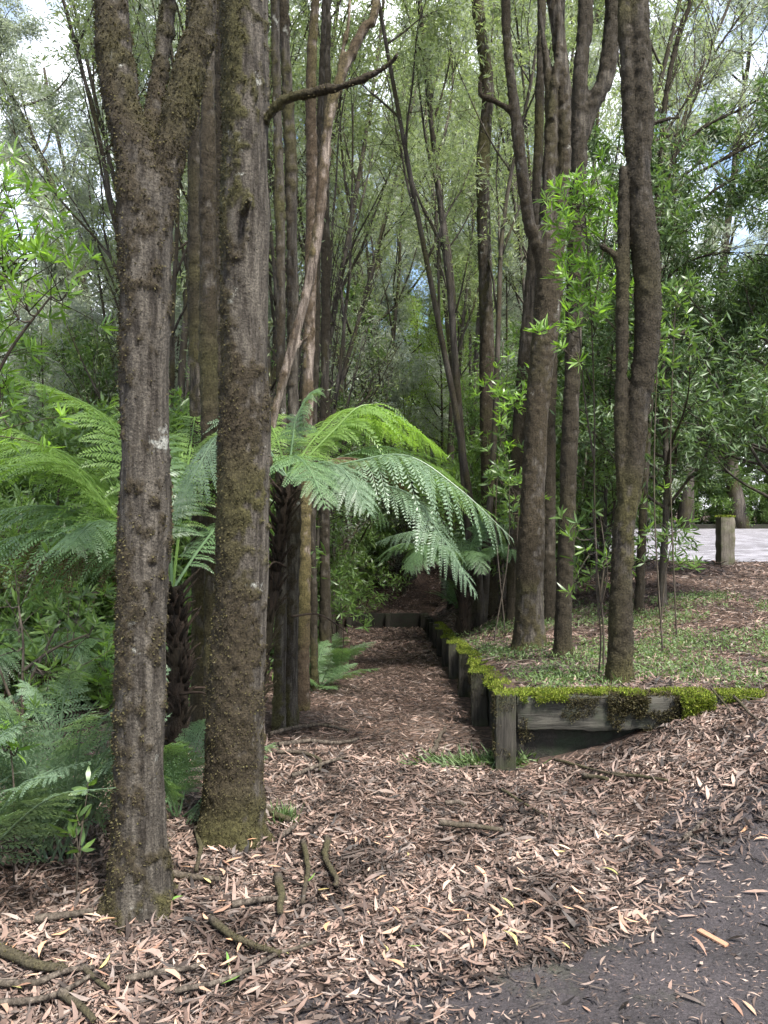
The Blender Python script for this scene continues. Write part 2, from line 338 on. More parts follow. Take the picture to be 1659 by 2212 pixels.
GX, GY = np.meshgrid(gx, gy, indexing='xy'); GXw = GX + np.where((GY > 4) & (GY < 24) & (np.abs(GX) < 12), .0213 * (GY - 4.64), 0) * np.clip(1.2 - np.abs(GX - .8) / 8, 0, 1)
GZ = ground(GXw, GY) + .02 * (n2(GXw, GY, 3.5, 3, 21) - .5) * (np.abs(GXw - .75) > .25)
nx, ny = len(gx), len(gy)
ii = (np.arange(ny - 1)[:, None] * nx + np.arange(nx - 1)[None]).ravel()
o = build('ground', np.stack([GXw, GY, GZ], -1).reshape(-1, 3), None, np.stack([ii, ii + 1, ii + nx + 1, ii + nx], -1), M['soil'])
o['kind'] = 'structure'
# asphalt in front: its edge as x for each y
EY = np.array([-9, 1.2, 1.9, 2.27, 2.43, 2.63, 2.72, 3.0, 3.3, 3.7, 4.0, 4.5, 5.5]); EX = np.array([-1.3, -.6, -.16, .18, .40, .74, .95, 1.22, 1.56, 1.95, 2.3, 2.95, 4.4])
def edge_d(x, y): return x - np.interp(y, EY, EX)
ay = np.arange(-9, 5.5, .06); au = np.concatenate([np.arange(0, 3, .06), np.arange(3, 14, .5)])
AU, AY = np.meshgrid(au, ay); AX = AU + np.interp(AY, EY, EX) - .55 + .1 * (n2(AY, AY * 0, 3, 3, 5) - .5)
AZ = ground(AX, AY) + .016
nx2 = len(au); ii = (np.arange(len(ay) - 1)[:, None] * nx2 + np.arange(nx2 - 1)[None]).ravel()
o = build('driveway', np.stack([AX, AY, AZ], -1).reshape(-1, 3), None, np.stack([ii, ii + 1, ii + nx2 + 1, ii + nx2], -1), M['asphalt']); o['kind'] = 'structure'
# far road beyond the bank
def road_near(x): return 13.6 - .12 * (x - 6.7) + .3 * np.sin(x * .7)
rx = np.arange(4.2, 60, .6); rt = np.linspace(0, 1, 26)
RX, RT = np.meshgrid(rx, rt); RY = road_near(RX) + RT * (18 + .25 * (RX - 6))
def roadz(x, y): return .70 + .0135 * (y - 13.6)
RZ = roadz(RX, RY) + .012
nx3 = len(rx); ii = (np.arange(len(rt) - 1)[:, None] * nx3 + np.arange(nx3 - 1)[None]).ravel()
Vr = np.stack([RX, RY, RZ], -1).reshape(-1, 3)
o = build('road', Vr, None, np.stack([ii, ii + 1, ii + nx3 + 1, ii + nx3], -1), M['road']); o['kind'] = 'structure'
ky = road_near(rx) + 18 + .25 * (rx - 6) + .1
mb = MB()
Pk = np.stack([rx, ky, roadz(rx, ky) + .03], -1)
prof = np.array([[0, -.05], [0, .14], [.16, .16], [.16, -.05]])
Vk = np.concatenate([Pk + np.array([0, a, b]) for a, b in prof]).reshape(4, -1, 3); nk = len(rx)
Qk = np.concatenate([np.stack([i * nk + np.arange(nk - 1), i * nk + np.arange(1, nk), (i + 1) * nk + np.arange(1, nk), (i + 1) * nk + np.arange(nk - 1)], -1) for i in range(3)])
o = build('kerb', Vk.reshape(-1, 3), None, Qk, M['board'], smooth=False); o['kind'] = 'structure'

# ------------------------------------------------------------------ leaves
def leafgeo(P, D, Ln, W, kind='diamond', bend=.15, hint=None):
    P = np.asarray(P, float); D = nrm(np.asarray(D, float)); n = len(P)
    Ln = np.broadcast_to(Ln, (n,))[:, None]; W = np.broadcast_to(W, (n,))[:, None]
    h = rng.normal(size=(n, 3)) if hint is None else np.asarray(hint, float)
    S = nrm(np.cross(D, h)); Nn = np.cross(S, D); i = np.arange(n)
    if kind == 'diamond':
        V = np.stack([P, P + D * Ln * .42 + S * W * .5 - Nn * W * .18, P + D * Ln - Nn * Ln * bend, P + D * Ln * .42 - S * W * .5 - Nn * W * .18], 1)
        b = (i * 4)[:, None]
        return V.reshape(-1, 3), np.concatenate([b + [0, 1, 2], b + [0, 2, 3]]), None
    bd = np.broadcast_to(bend, (n,))[:, None]
    st = [(.28, .78), (.55, 1.0), (.82, .55)]
    vs = [P]
    cur = rng.normal(0, .10, (n, 1)) if kind == 'dry' else rng.normal(0, .03, (n, 1))
    for t, w in st:
        c = P + D * Ln * t - Nn * Ln * bd * t * t + S * Ln * cur * math.sin(math.pi * t)
        vs += [c + S * W * .5 * w + Nn * W * .12, c - S * W * .5 * w + Nn * W * .12]
    vs.append(P + D * Ln - Nn * Ln * bd)
    V = np.stack(vs, 1); b = (i * 8)[:, None]
    T = np.concatenate([b + [0, 1, 2], b + [5, 7, 6]]); Q = np.concatenate([b + [1, 3, 4, 2], b + [3, 5, 6, 4]])
    return V.reshape(-1, 3), T, Q
def randdir(n):
    return nrm(rng.normal(size=(n, 3)))

# ------------------------------------------------------------------ hero trunks
def remesh(V, T, Q, voxel):
    me = mesh('tmp', V, T, Q); ob = bpy.data.objects.new('tmp', me); COL.objects.link(ob)
    md = ob.modifiers.new('r', 'REMESH'); md.mode = 'VOXEL'; md.voxel_size = voxel; md.use_smooth_shade = True
    dg = bpy.context.evaluated_depsgraph_get(); ev = ob.evaluated_get(dg); e = ev.to_mesh()
    n = len(e.vertices); v = np.empty(n * 3, np.float32); e.vertices.foreach_get('co', v)
    nn = np.empty(n * 3, np.float32); e.vertices.foreach_get('normal', nn)
    ls = np.empty(len(e.polygons), np.int32); e.polygons.foreach_get('loop_start', ls); lt = np.empty(len(e.polygons), np.int32); e.polygons.foreach_get('loop_total', lt)
    li = np.empty(len(e.loops), np.int32); e.loops.foreach_get('vertex_index', li)
    q = li[ls[lt == 4][:, None] + np.arange(4)]; t = li[ls[lt == 3][:, None] + np.arange(3)] if (lt == 3).any() else None
    ev.to_mesh_clear(); bpy.data.objects.remove(ob); bpy.data.meshes.remove(me)
    return v.reshape(-1, 3).astype(float), nn.reshape(-1, 3).astype(float), t, q
def stem_pts(spec, d, n=40):
    """spec rows (u, v, width px[, depth offset]) -> centre line and radii"""
    A = np.array([[*unproj(s[0], s[1], d + (s[3] if len(s) > 3 else 0)), s[2] * .5 / 1660 * d] for s in spec])
    B = spline(A, n); return B[:, :3], np.clip(B[:, 3], .004, None)
def hero_tree(label, stems, d, base, voxel=.012, flakes=8000, side=.35, bias=.0, matn='bark', disp=1.0, flare=.25, name='tree', extra=None, crown=None, fl=.0075):
    """stems: list of pixel specs; base: (x, y, z) of the foot"""
    root = thing(name, label, 'tree', base)
    mb = MB()
    for si, sp in enumerate(stems):
        P, r = stem_pts(sp, d, 60)
        if si == 0:
            z = P[:, 2] - base[2]; r = r * (1 + flare * np.exp(-np.clip(z, 0, None) / .14) + .35 * flare * np.exp(-np.clip(z, 0, None) / .05))
        mb.add(*tube(P, r, 24, .07, si + len(label)))
    for P, r in (extra or []): mb.add(*tube(P, r, 14, .08, 3))
    V, T, Q = mb.get(); V, Nn, T, Q = remesh(V, T, Q, voxel)
    sd_ = len(label) * 3 % 50
    z = V[:, 2] - base[2]
    low = fbm(V * [3.2, 3.2, 1.6] + sd_, 4, sd_); fine = fbm(V * [26, 26, 20], 3, sd_ + 1); strk = fbm(V * [45, 45, 6], 2, sd_ + 2)
    ms = low * 2.2 - 1.1 + .68 - side * Nn[:, 0] + bias + .35 * np.exp(-np.clip(z, 0, 9) / .3) + (fine - .5) * 2.0
    ms = sstep(.25, .70, ms)
    gr = np.clip(sstep(.50, .74, fbm(V * [2.1, 2.1, 1.3] + 31, 3, sd_ + 5) + .22 * np.exp(-np.clip(z, 0, 9) / .35)), 0, 1)
    V = V + Nn * (((low - .5) * .022 + (fine - .5) * .024 * ms + (strk - .5) * .008 * (1 - ms) + ms * .004) * disp)[:, None]
    V -= np.array(base)
    build('trunk', V, T, Q, M[matn], root, True, {'moss': ms, 'green': gr})
    if flakes:
        w = ms + .05; i = rng.choice(len(V), flakes, p=w / w.sum())
        P = V[i] + rng.normal(0, voxel * .4, (flakes, 3)) - Nn[i] * .003
        D = nrm(Nn[i] * rng.uniform(.35, 1.0, (flakes, 1)) + rng.normal(0, .5, (flakes, 3)) + [0, 0, -.25])
        L_ = rng.uniform(.6, 1.7, flakes) * fl
        f = build('moss', *leafgeo(P, D, L_, L_ * rng.uniform(.35, .8, flakes)), M['mossflake_dark' if matn == 'bark_dark' else 'mossflake'], root); f['kind'] = 'stuff'
    if crown is not None:
        P, r = stem_pts(stems[crown[0]], d, 60); top = P[-1] - np.array(base)
        for part, me, scl in crown_parts(crown[1]):
            c = obj(part, me, root); c.location = top - np.array([0, 0, .3]); c.rotation_euler = (0, 0, crown[2]); c.scale = (scl,) * 3
    return root

# ------------------------------------------------------------------ generated trees
def walk(p, dr, ln, n, wander, up):
    pts = [np.array(p, float)]; dr = np.array(dr, float); st = ln / n
    for _ in range(n):
        dr = dr + rng.normal(0, wander, 3) + [0, 0, up]; dr /= np.linalg.norm(dr)
        pts.append(pts[-1] + dr * st)
    return np.array(pts), dr
def gen_tree(H, r0, nst=1, first=.35, nb=16, blen=3.0, rise=(.5, 1.1), sub=6, subl=.35, nleaf=30, leafL=.08, leafW=.02, droop=.2, spread=.12, up=.06, wander=.10, kind='diamond', lean=.05, clump=.10, tipbias=.25, dir_tw=.6, twig_r=.006, ssub=2):
    tr = MB(); LP, LD = [], []
    for s in range(nst):
        az0 = rng.uniform(0, 6.28) + s * 6.28 / nst
        ln = rng.uniform(.85, 1.0) * H if s else H
        d0 = np.array([math.cos(az0) * (spread if nst > 1 else lean), math.sin(az0) * (spread if nst > 1 else lean), 1.])
        P, _ = walk((0, 0, -.25), d0 / np.linalg.norm(d0), ln + .25, 14, .045, .03)
        P = spline(P, 28); rs = r0 * (1 if s == 0 else .8); rad = rs * (1 - .78 * np.linspace(0, 1, 28) ** .9); rad[:3] *= [1.5, 1.3, 1.1]
        tr.add(*tube(P, rad, 9, .05, s))
        for b in range(nb):
            t = first + (1 - first) * (b + rng.uniform(0, 1)) / nb; k = min(27, int(t * 27)); az = rng.uniform(0, 6.28) ; el = rng.uniform(*rise)
            dr = [math.cos(az) * math.cos(el), math.sin(az) * math.cos(el), math.sin(el)]
            bl = blen * (1.05 - .65 * (t - first) / (1 - first + 1e-6)) * rng.uniform(.6, 1.15)
            B, _ = walk(P[k], dr, bl, 7, wander, up); B = spline(B, 12); br = min(rad[k] * .6, .012 + .014 * bl)
            tr.add(*tube(B, br * (1 - .8 * np.linspace(0, 1, 12)), 5))
            for q in range(sub):
                tt = rng.uniform(.25, 1.0); kk = min(11, int(tt * 11)); e = nrm(nrm(np.gradient(B, axis=0))[kk] + rng.normal(0, .55, 3))
                S_, _ = walk(B[kk], e, bl * subl * rng.uniform(.6, 1.2), 5, wander * 1.3, up * .6)
                tr.add(*tube(S_, np.linspace(twig_r, .002, 6), 3))
                tw = [S_]
                for x in range(ssub):
                    e2 = nrm(nrm(S_[-1] - S_[0]) + rng.normal(0, .7, 3)); W_, _ = walk(S_[rng.integers(1, 6)], e2, bl * subl * .5 * rng.uniform(.5, 1.2), 3, .2, 0)
                    tr.add(*tube(W_, np.linspace(twig_r * .5, .0015, 4), 3)); tw.append(W_)
                for W_ in tw:
                    m = nleaf; tq = rng.uniform(tipbias, 1, m) * (len(W_) - 1) * .999; i0 = tq.astype(int); f = (tq - i0)[:, None]
                    LP.append(W_[i0] * (1 - f) + W_[i0 + 1] * f + rng.normal(0, clump, (m, 3)))
                    LD.append(nrm(W_[i0 + 1] - W_[i0]) * dir_tw + rng.normal(0, .6, (m, 3)) + [0, 0, -droop])
    LP = np.concatenate(LP); LD = np.concatenate(LD); n = len(LP); s = rng.uniform(.6, 1.25, n)
    return tr.get(), leafgeo(LP, LD, leafL * s, leafW * s, kind, .15)
PROTO = {}
def proto(key, barkm, leafm, variants=2, **k):
    PROTO[key] = []
    for v in range(variants):
        a, b = gen_tree(**k); PROTO[key].append((mesh('trunk', *a, M[barkm]), mesh('crown', *b, M[leafm], smooth=False)))
def plant(key, name, label, group, x, y, s=1.0, v=None, rot=None, cat='tree', sz=None, z=None, leafm=None):
    pr = PROTO[key]; t, c = pr[rng.integers(len(pr)) if v is None else v]
    r = thing(name, label, cat, (x, y, float(ground(x, y)) if z is None else z), group)
    r.rotation_euler = (rng.normal(0, .02), rng.normal(0, .02), rng.uniform(0, 6.28) if rot is None else rot); r.scale = (s, s, s * (sz or 1))
    obj('trunk', t, r); obj('crown', c, r)
    return r
# ------------------------------------------------------------------ crowns that stand above the frame on the near trunks
OVER = []
for v in range(3):
    a, b = gen_tree(4.2, .05, nst=1, first=.05, nb=13, blen=2.3, rise=(.1, .9), sub=6, nleaf=17, leafL=.10, leafW=.024, droop=.3, ssub=2, clump=.08)
    OVER.append((mesh('limb', *a, M['twig']), mesh('crown', *b, M['leaf_mid'], smooth=False)))
def crown_parts(i): return [('limb', OVER[i % 3][0], 1.4), ('crown', OVER[i % 3][1], 1.4)]
def foot(u, v): return on_ground(u, v)

# ------------------------------------------------------------------ the near trunks, read from the photograph in pixels of a 1659 x 2212 view
def up(spec, z_top, d, du=0):                                    # carry a stem on above the frame
    u, v, w = spec[-1][:3]; vt = 1115 - (z_top - CAMZ) / d * 1660
    return spec + [(u + du * .5, (v + vt) / 2, w * .85), (u + du, vt, w * .6)]
def roots(b, rad, n, L0, ph):
    out = []
    for q in range(n):
        a = ph + q * 6.28 / n + rng.normal(0, .25); h = np.array([math.cos(a), math.sin(a), 0]); L_ = L0 * rng.uniform(.7, 1.3); p = np.array(b)
        out.append((spline(np.array([p + h * rad * .55 + [0, 0, .13], p + h * rad * .95 + [0, 0, .045], p + h * (rad + L_ * .5) + [0, 0, .0], p + h * (rad + L_) + [0, 0, -.07]]), 16), np.linspace(.045, .012, 16)))
    return out
b = foot(300, 1958); d1 = b[1]
T1 = [(300, 2010, 128), (300, 1950, 126), (302, 1850, 119), (302, 1700, 111), (305, 1450, 105), (313, 1100, 106), (315, 700, 107), (314, 500, 112), (312, 420, 112), (293, 330, 86), (266, 240, 74), (253, 150, 72), (241, 0, 70)]
s_right = [(326, 560, 80), (338, 450, 74), (356, 370, 66), (374, 300, 62), (398, 200, 62), (424, 100, 58), (440, 0, 54)]
s_mid = [(316, 420, 56, .04), (322, 320, 48, .08), (334, 230, 36, .14), (346, 150, 32, .18), (356, 70, 32, .2), (364, 0, 32, .22)]
hero_tree('thick mossy trunk forking into three limbs, foot among dry leaves beside the fern clump', [up(T1, 6.5, d1, -60), up(s_right, 6.2, d1, 120), up(s_mid, 6.0, d1, 60)], d1, b, .0075, 60000, .30, .04, extra=roots(b, .10, 5, .07, .9), crown=(0, 0, 1.0), flare=.16)
b = foot(502, 1800); d2 = b[1]
T2 = [(500, 1850, 128), (501, 1790, 122), (504, 1700, 118), (507, 1600, 116), (515, 1400, 112), (525, 1200, 108), (528, 1000, 106), (529, 750, 102), (529, 500, 102), (531, 250, 98), (531, 0, 94)]
P, r = stem_pts([(560, 275, 22), (583, 262, 20), (620, 236, 19), (680, 228, 17), (730, 228, 16), (780, 222, 15), (830, 206, 12), (858, 190, 8)], d2, 30)
P[:, 1] -= np.linspace(.0, .25, 30)
Ps, rs_ = stem_pts([(522, 470, 16, -.05), (534, 448, 13, -.14), (541, 430, 11, -.19)], d2, 10)
hero_tree('straight thick trunk with grey patches, a knot stub and one bare side branch', [up(T2, 7.0, d2, 20)], d2, b, .008, 46000, .62, -.10, extra=[(P, r * .8), (Ps, rs_)] + roots(b, .105, 5, .08, 1.1), crown=(0, 1, 2.0), flare=.16)
def near(label, ub, vb, stems, voxel=.014, flakes=6000, side=.3, bias=.1, ztop=8.0, cr=None, matn='bark', dd=None, **k):
    b = foot(ub, vb); d = b[1] if dd is None else dd
    st = []; ztop = max(ztop, CAMZ + (1115 + 260) / 1660 * d)
    for i, s in enumerate(stems):
        if i == 0: s = [(s[0][0], s[0][1] + 60, s[0][2])] + s
        st.append(up(s, ztop, d, rng.uniform(-30, 30)) if s[-1][1] <= 5 else s)
    return hero_tree(label, st, d, b, voxel, flakes, side, bias, matn, crown=cr, **k)
near('slim mossy trunk standing between the forked trunk and the straight trunk', 430, 1600, [[(430, 1600, 32), (430, 1200, 30), (425, 900, 29), (422, 700, 28), (419, 300, 26), (414, 0, 24)]], cr=(0, 2, 3.0), matn='bark_dark')
near('slim shaggy trunk close behind the straight thick trunk', 458, 1630, [[(458, 1630, 34), (457, 1200, 32), (452, 900, 34), (450, 600, 36), (449, 300, 30), (452, 0, 24)]], side=.1, bias=.25, flakes=9000)
near('thin dark trunk hidden low behind the straight thick trunk', 478, 1570, [[(478, 1570, 22), (476, 800, 20), (474, 300, 19), (472, 0, 18)]], flakes=2500, matn='bark_dark')
near('grey slim trunk of the pair at the path edge, thinner one', 604, 1578, [[(604, 1578, 26), (608, 1200, 24), (608, 800, 20), (606, 500, 20), (600, 250, 20), (594, 0, 18)]], bias=-.1, cr=(0, 0, 4.0))
near('grey slim trunk of the pair at the path edge, stouter one', 627, 1570, [[(627, 1570, 30), (631, 1300, 29), (634, 1000, 28), (632, 600, 25), (628, 350, 24), (616, 100, 22), (612, 0, 22)]], bias=-.08, cr=(0, 1, .5))
near('slim trunk with rusty brown moss high up, next beyond the grey pair', 654, 1535, [[(654, 1535, 24), (658, 1200, 24), (664, 900, 24), (670, 650, 25), (674, 400, 23), (672, 150, 20), (682, 0, 18)]], bias=.2, cr=(0, 2, 2.6), matn='bark_pale')
near('thin dark trunk between the rusty mossed trunk and the last path trunk', 680, 1490, [[(680, 1490, 15), (676, 1100, 14), (684, 700, 12), (690, 300, 12), (700, 0, 11)]], flakes=2500, matn='bark_dark')
near('slim dark trunk last in the row along the path edge', 703, 1468, [[(703, 1468, 26), (702, 1200, 22), (702, 900, 19), (704, 600, 18), (703, 300, 17), (706, 0, 16)]], cr=(0, 0, 5.2), matn='bark_dark')
near('leaning brown stem with peeled bare wood, curving up over the path', 560, 1600, [[(560, 1600, 20), (566, 1250, 20), (578, 1000, 18), (592, 900, 18), (608, 840, 20), (626, 770, 22), (648, 690, 20), (672, 590, 23), (690, 480, 20), (700, 350, 21), (716, 230, 21), (748, 140, 19), (788, 60, 18), (812, 0, 17)],
     [(628, 775, 8), (655, 735, 6), (682, 712, 4)], [(700, 300, 12), (725, 210, 10), (742, 100, 8), (756, 0, 7)]], matn='bark_pale', bias=-.12, side=.5)
# right of the path, on the bank
near('tall slim trunk on the bank where the tree fern fronds end', 1060, 1330, [[(1060, 1330, 38), (1057, 1150, 31), (1053, 900, 31), (1052, 743, 31), (1046, 500, 29), (1043, 350, 26), (1054, 200, 24), (1040, 80, 24), (1031, 0, 24)], [(1046, 210, 10), (1038, 170, 9), (1046, 148, 7), (1060, 142, 5)]], voxel=.02, flakes=5000, cr=(0, 1, 1.2), bias=.0)
near('stout brown trunk on the bank forking into several mossy stems', 1144, 1402, [[(1144, 1402, 60), (1145, 1240, 58), (1150, 1100, 53), (1157, 940, 48), (1164, 850, 48), (1174, 750, 54), (1188, 600, 54), (1184, 520, 46), (1181, 450, 29), (1190, 300, 27), (1190, 200, 25), (1178, 110, 14), (1166, 20, 9)],
     [(1180, 590, 36), (1160, 520, 30), (1146, 490, 26), (1132, 400, 25), (1114, 250, 23), (1097, 100, 18), (1093, 0, 18)],
     [(1192, 600, 36), (1206, 500, 31), (1220, 350, 30), (1219, 200, 30), (1206, 80, 29), (1196, 0, 29)],
     [(1190, 260, 16, -.05), (1198, 180, 14, -.06), (1206, 110, 13, -.06), (1207, 0, 11, -.06)],
     [(1112, 250, 12), (1092, 232, 11), (1062, 216, 10), (1040, 205, 8), (1036, 180, 7)]], voxel=.015, flakes=14000, cr=(2, 2, .3), bias=.0)
near('dark trunk leaning up behind the stout forking trunk', 1108, 1345, [[(1108, 1345, 26), (1114, 1100, 27), (1124, 900, 28), (1136, 740, 28), (1148, 600, 26), (1156, 480, 22), (1164, 300, 18), (1170, 0, 16)]], flakes=3000, voxel=.018, matn='bark_dark')
near('shadowed trunk close behind the stout forking trunk, foot on the bank', 1186, 1345, [[(1186, 1345, 30), (1186, 1100, 26), (1188, 900, 24), (1196, 600, 22), (1205, 300, 20), (1212, 0, 18)]], flakes=3000, voxel=.018, matn='bark_dark')
near('dark straight trunk with pale lichen streak between the sapling and the stout fork', 1216, 1422, [[(1216, 1422, 34), (1218, 1300, 33), (1224, 1143, 33), (1231, 943, 33), (1239, 743, 33), (1243, 600, 33), (1248, 420, 31), (1252, 300, 33), (1254, 150, 32), (1266, 0, 28)],
     [(1250, 330, 26), (1268, 262, 30), (1287, 215, 34), (1308, 170, 38), (1319, 100, 36), (1326, 0, 32)]], voxel=.015, flakes=9000, cr=(0, 0, 2.2), side=.25, bias=.15, matn='bark_dark')
near('crooked shaggy mossed trunk rising just behind the mossy beam', 1338, 1478, [[(1338, 1478, 48), (1340, 1350, 46), (1344, 1200, 45), (1349, 1130, 44), (1364, 1050, 42), (1376, 900, 46), (1390, 800, 48), (1397, 743, 50), (1398, 600, 52), (1392, 510, 56), (1384, 420, 44), (1384, 330, 43), (1388, 230, 44), (1383, 100, 41), (1379, 0, 41)],
     [(1352, 1120, 26), (1345, 1060, 23), (1340, 943, 22), (1344, 743, 23), (1346, 560, 24), (1347, 440, 20), (1346, 360, 14)],
     [(1384, 470, 26), (1370, 380, 27), (1362, 280, 29), (1356, 150, 29), (1350, 0, 28)],
     [(1390, 275, 10), (1425, 262, 8), (1468, 252, 5)], [(1350, 640, 12), (1330, 560, 12), (1300, 530, 10)]], voxel=.013, flakes=20000, cr=(0, 1, 4.0), bias=.28, side=.1, matn='bark_dark')
fan = near('thin trunk glimpsed behind the crooked shaggy trunk, branches fanning over the road side', 1380, 1328, [[(1380, 1328, 18), (1390, 1100, 17), (1402, 900, 16), (1412, 700, 15), (1418, 500, 13), (1424, 380, 11), (1440, 200, 9), (1470, 60, 7), (1490, 0, 6)],
     [(1416, 560, 7), (1480, 470, 6), (1560, 400, 5), (1660, 352, 4)], [(1420, 450, 7), (1500, 380, 6), (1590, 330, 5), (1680, 285, 4)], [(1424, 380, 7), (1500, 290, 6), (1590, 240, 5), (1690, 190, 4)],
     [(1430, 300, 6), (1500, 190, 5), (1560, 90, 4), (1620, 5.1, 4)], [(1414, 620, 6), (1500, 560, 5), (1600, 545, 4), (1690, 560, 3)], [(1420, 480, 6), (1470, 300, 5), (1530, 130, 4), (1560, 6, 3)]], voxel=.016, flakes=2500, dd=None, matn='bark_dark')

fd = foot(1380, 1328)[1]; fb = np.array(fan.location); tb = MB(); LP, LD = [], []
for sp in ([(1416, 560), (1480, 470), (1560, 400), (1660, 352)], [(1420, 450), (1500, 380), (1590, 330), (1680, 285)], [(1424, 380), (1500, 290), (1590, 240), (1690, 190)], [(1430, 300), (1500, 190), (1560, 90), (1620, 0)], [(1414, 620), (1500, 560), (1600, 545), (1690, 560)], [(1420, 480), (1470, 300), (1530, 130), (1560, 0)], [(1424, 380), (1440, 200), (1470, 60), (1490, -60)]):
    C, _ = stem_pts([(u, v, 5) for u, v in sp], fd, 30)
    for q in range(16):
        k = rng.integers(4, 30); dr = nrm(nrm(np.gradient(C, axis=0))[min(k, 29)] + rng.normal(0, .45, 3) + [0, 0, .2]); W_, _ = walk(C[k], dr, rng.uniform(.4, 1.3), 7, .14, .05); W_ = spline(W_, 12)
        tb.add(*tube(W_, np.linspace(.006, .002, 12), 4))
        for e in range(3):
            Z_, _ = walk(W_[rng.integers(3, 11)], nrm(dr + rng.normal(0, .6, 3)), rng.uniform(.2, .6), 4, .16, .03); tb.add(*tube(Z_, np.linspace(.0035, .0015, 5), 3))
            LP.append(Z_[rng.integers(1, 5, 9)] + rng.normal(0, .03, (9, 3))); LD.append(nrm(Z_[-1] - Z_[0]) + rng.normal(0, .5, (9, 3)))
tb.out('twigs', M['twig'], fan, off=fb)['kind'] = 'stuff'
LP = np.concatenate(LP); build('crown', *leafgeo(LP - fb, np.concatenate(LD), rng.uniform(.05, .1, len(LP)), .014), M['leaf_far'], fan, False)

# ------------------------------------------------------------------ bollard at the road, dark dense tree on the bank
def rough_box(x0, x1, y0, y1, z0, z1, res=.025, amp=.006, seed=0, rnd=.012):
    """a box cut into a grid, edges eased and sides roughened"""
    mb = MB(); c = np.array([(x0 + x1) / 2, (y0 + y1) / 2, (z0 + z1) / 2]); h = np.array([x1 - x0, y1 - y0, z1 - z0]) / 2
    for ax in range(3):
        a, b_ = [i for i in range(3) if i != ax]; na = max(2, min(60, int(2 * h[a] / res) + 1)); nb_ = max(2, min(60, int(2 * h[b_] / res) + 1))
        A, B = np.meshgrid(np.linspace(-h[a], h[a], na + 1), np.linspace(-h[b_], h[b_], nb_ + 1), indexing='ij')
        for s in (-1, 1):
            V = np.zeros((A.size, 3)); V[:, a] = A.ravel(); V[:, b_] = B.ravel(); V[:, ax] = s * h[ax]
            i = (np.arange(na)[:, None] * (nb_ + 1) + np.arange(nb_)[None]).ravel()
            Q = np.stack([i, i + nb_ + 1, i + nb_ + 2, i + 1], -1)
            flip = (s > 0) != (ax != 1)
            mb.add(V, None, Q[:, ::-1] if flip else Q)
    V, T, Q = mb.get()
    inn = np.clip(V, -(h - rnd), h - rnd); dlt = V - inn; ln = np.linalg.norm(dlt, axis=1, keepdims=True)
    V = inn + dlt / np.maximum(ln, 1e-9) * np.minimum(ln, rnd)
    W = V + c; out = nrm(V / h)
    V = V + out * ((fbm(W * 9, 3, seed)[:, None] - .5) * amp * 2.4)
    return V + c, T, Q
def moss_cushion(parent, pts, nrmls, n, L_=.014, mt='mossgreen', off=(0, 0, 0), name='moss', thick=.012):
    i = rng.integers(0, len(pts), n)
    P = pts[i] + nrmls[i] * rng.uniform(-.004, thick, (n, 1)) + rng.normal(0, .006, (n, 3))
    D = nrm(nrmls[i] + rng.normal(0, .55, (n, 3))); l = rng.uniform(.6, 1.5, n) * L_
    o = build(name, *leafgeo(P - np.array(off), D, l, l * .45), M[mt], parent); o['kind'] = 'stuff'; return o
bb = np.array([5.75, 12.95, 0]); bb[2] = float(ground(bb[0], bb[1]))
t = thing('bollard', 'weathered grey timber bollard with mossy top beside the road', 'bollard', bb)
build('post', *rough_box(-.125, .125, -.12, .12, -.3, .80, .04, .012, 4, .03), M['bollard'], t)
pp = np.stack([rng.uniform(-.13, .13, 800), rng.uniform(-.125, .125, 800), np.full(800, .80)], -1)
moss_cushion(t, pp, np.tile([0, 0, 1.], (800, 1)), 1200, .02)
t2 = thing('bollard', 'weathered grey timber bollard half hidden by the dense dark tree', 'bollard', (3.95, 12.6, float(ground(3.95, 12.6))))
for c in t.children:
    k = c.copy(); COL.objects.link(k); k.parent = t2

# ------------------------------------------------------------------ timber retaining wall
w0 = np.array([.725, 4.64, 0.])
wall = thing('retaining_wall', 'low timber retaining wall with mossy posts running along the sunken path', 'retaining wall', w0)
posty = [4.60, 6.05, 7.5, 8.95, 10.4, 11.85, 13.3, 14.75, 16.2, 17.65, 19.1]
Vp, Tp, Qp = rough_box(-.062, .062, -.06, .06, -.35, .42, .03, .008, 1, .012)
pm = [mesh('post', *rough_box(-.062, .062, -.06, .06, -.35, .42, .03, .009, s, .012), M['post']) for s in range(4)]
for i, y in enumerate(posty):
    gz = float(ground(wallx(y) - .1, y)) if i else .0
    p = obj('post', pm[i % 4], wall); p.location = np.array([wallx(y) + (.0 if i else .0), y, gz + rng.normal(0, .012)]) - w0; p.rotation_euler = (rng.normal(0, .02), rng.normal(0, .025), rng.normal(0, .06))
    if i < 6:
        n = 700 if i else 260
        pp = np.stack([rng.uniform(-.066, .066, n), rng.uniform(-.065, .065, n), np.full(n, .415)], -1)
        if i < 3:
            fz = rng.uniform(.0, .42, 3000); fa = rng.uniform(0, 1, 3000) < .5; ft = rng.uniform(-.06, .06, 3000); fp = np.stack([np.where(fa, -.064, ft), np.where(fa, ft, -.062), fz], -1); kk = fbm(fp * 11 + i * 3, 3, 60 + i) + .3 * (fz - .25) > .5; fn = np.where(fa[:, None], [-1., 0, .2], [0, -1., .2])
            moss_cushion(p, fp[kk], fn[kk], 1500, .008, 'mossflake_dark' if i else 'mossflake', thick=.003)
        m = moss_cushion(p, pp, np.tile([0, 0, 1.], (n, 1)), [800, 1300, 1200, 1100, 800, 500][i], .013, thick=.012)
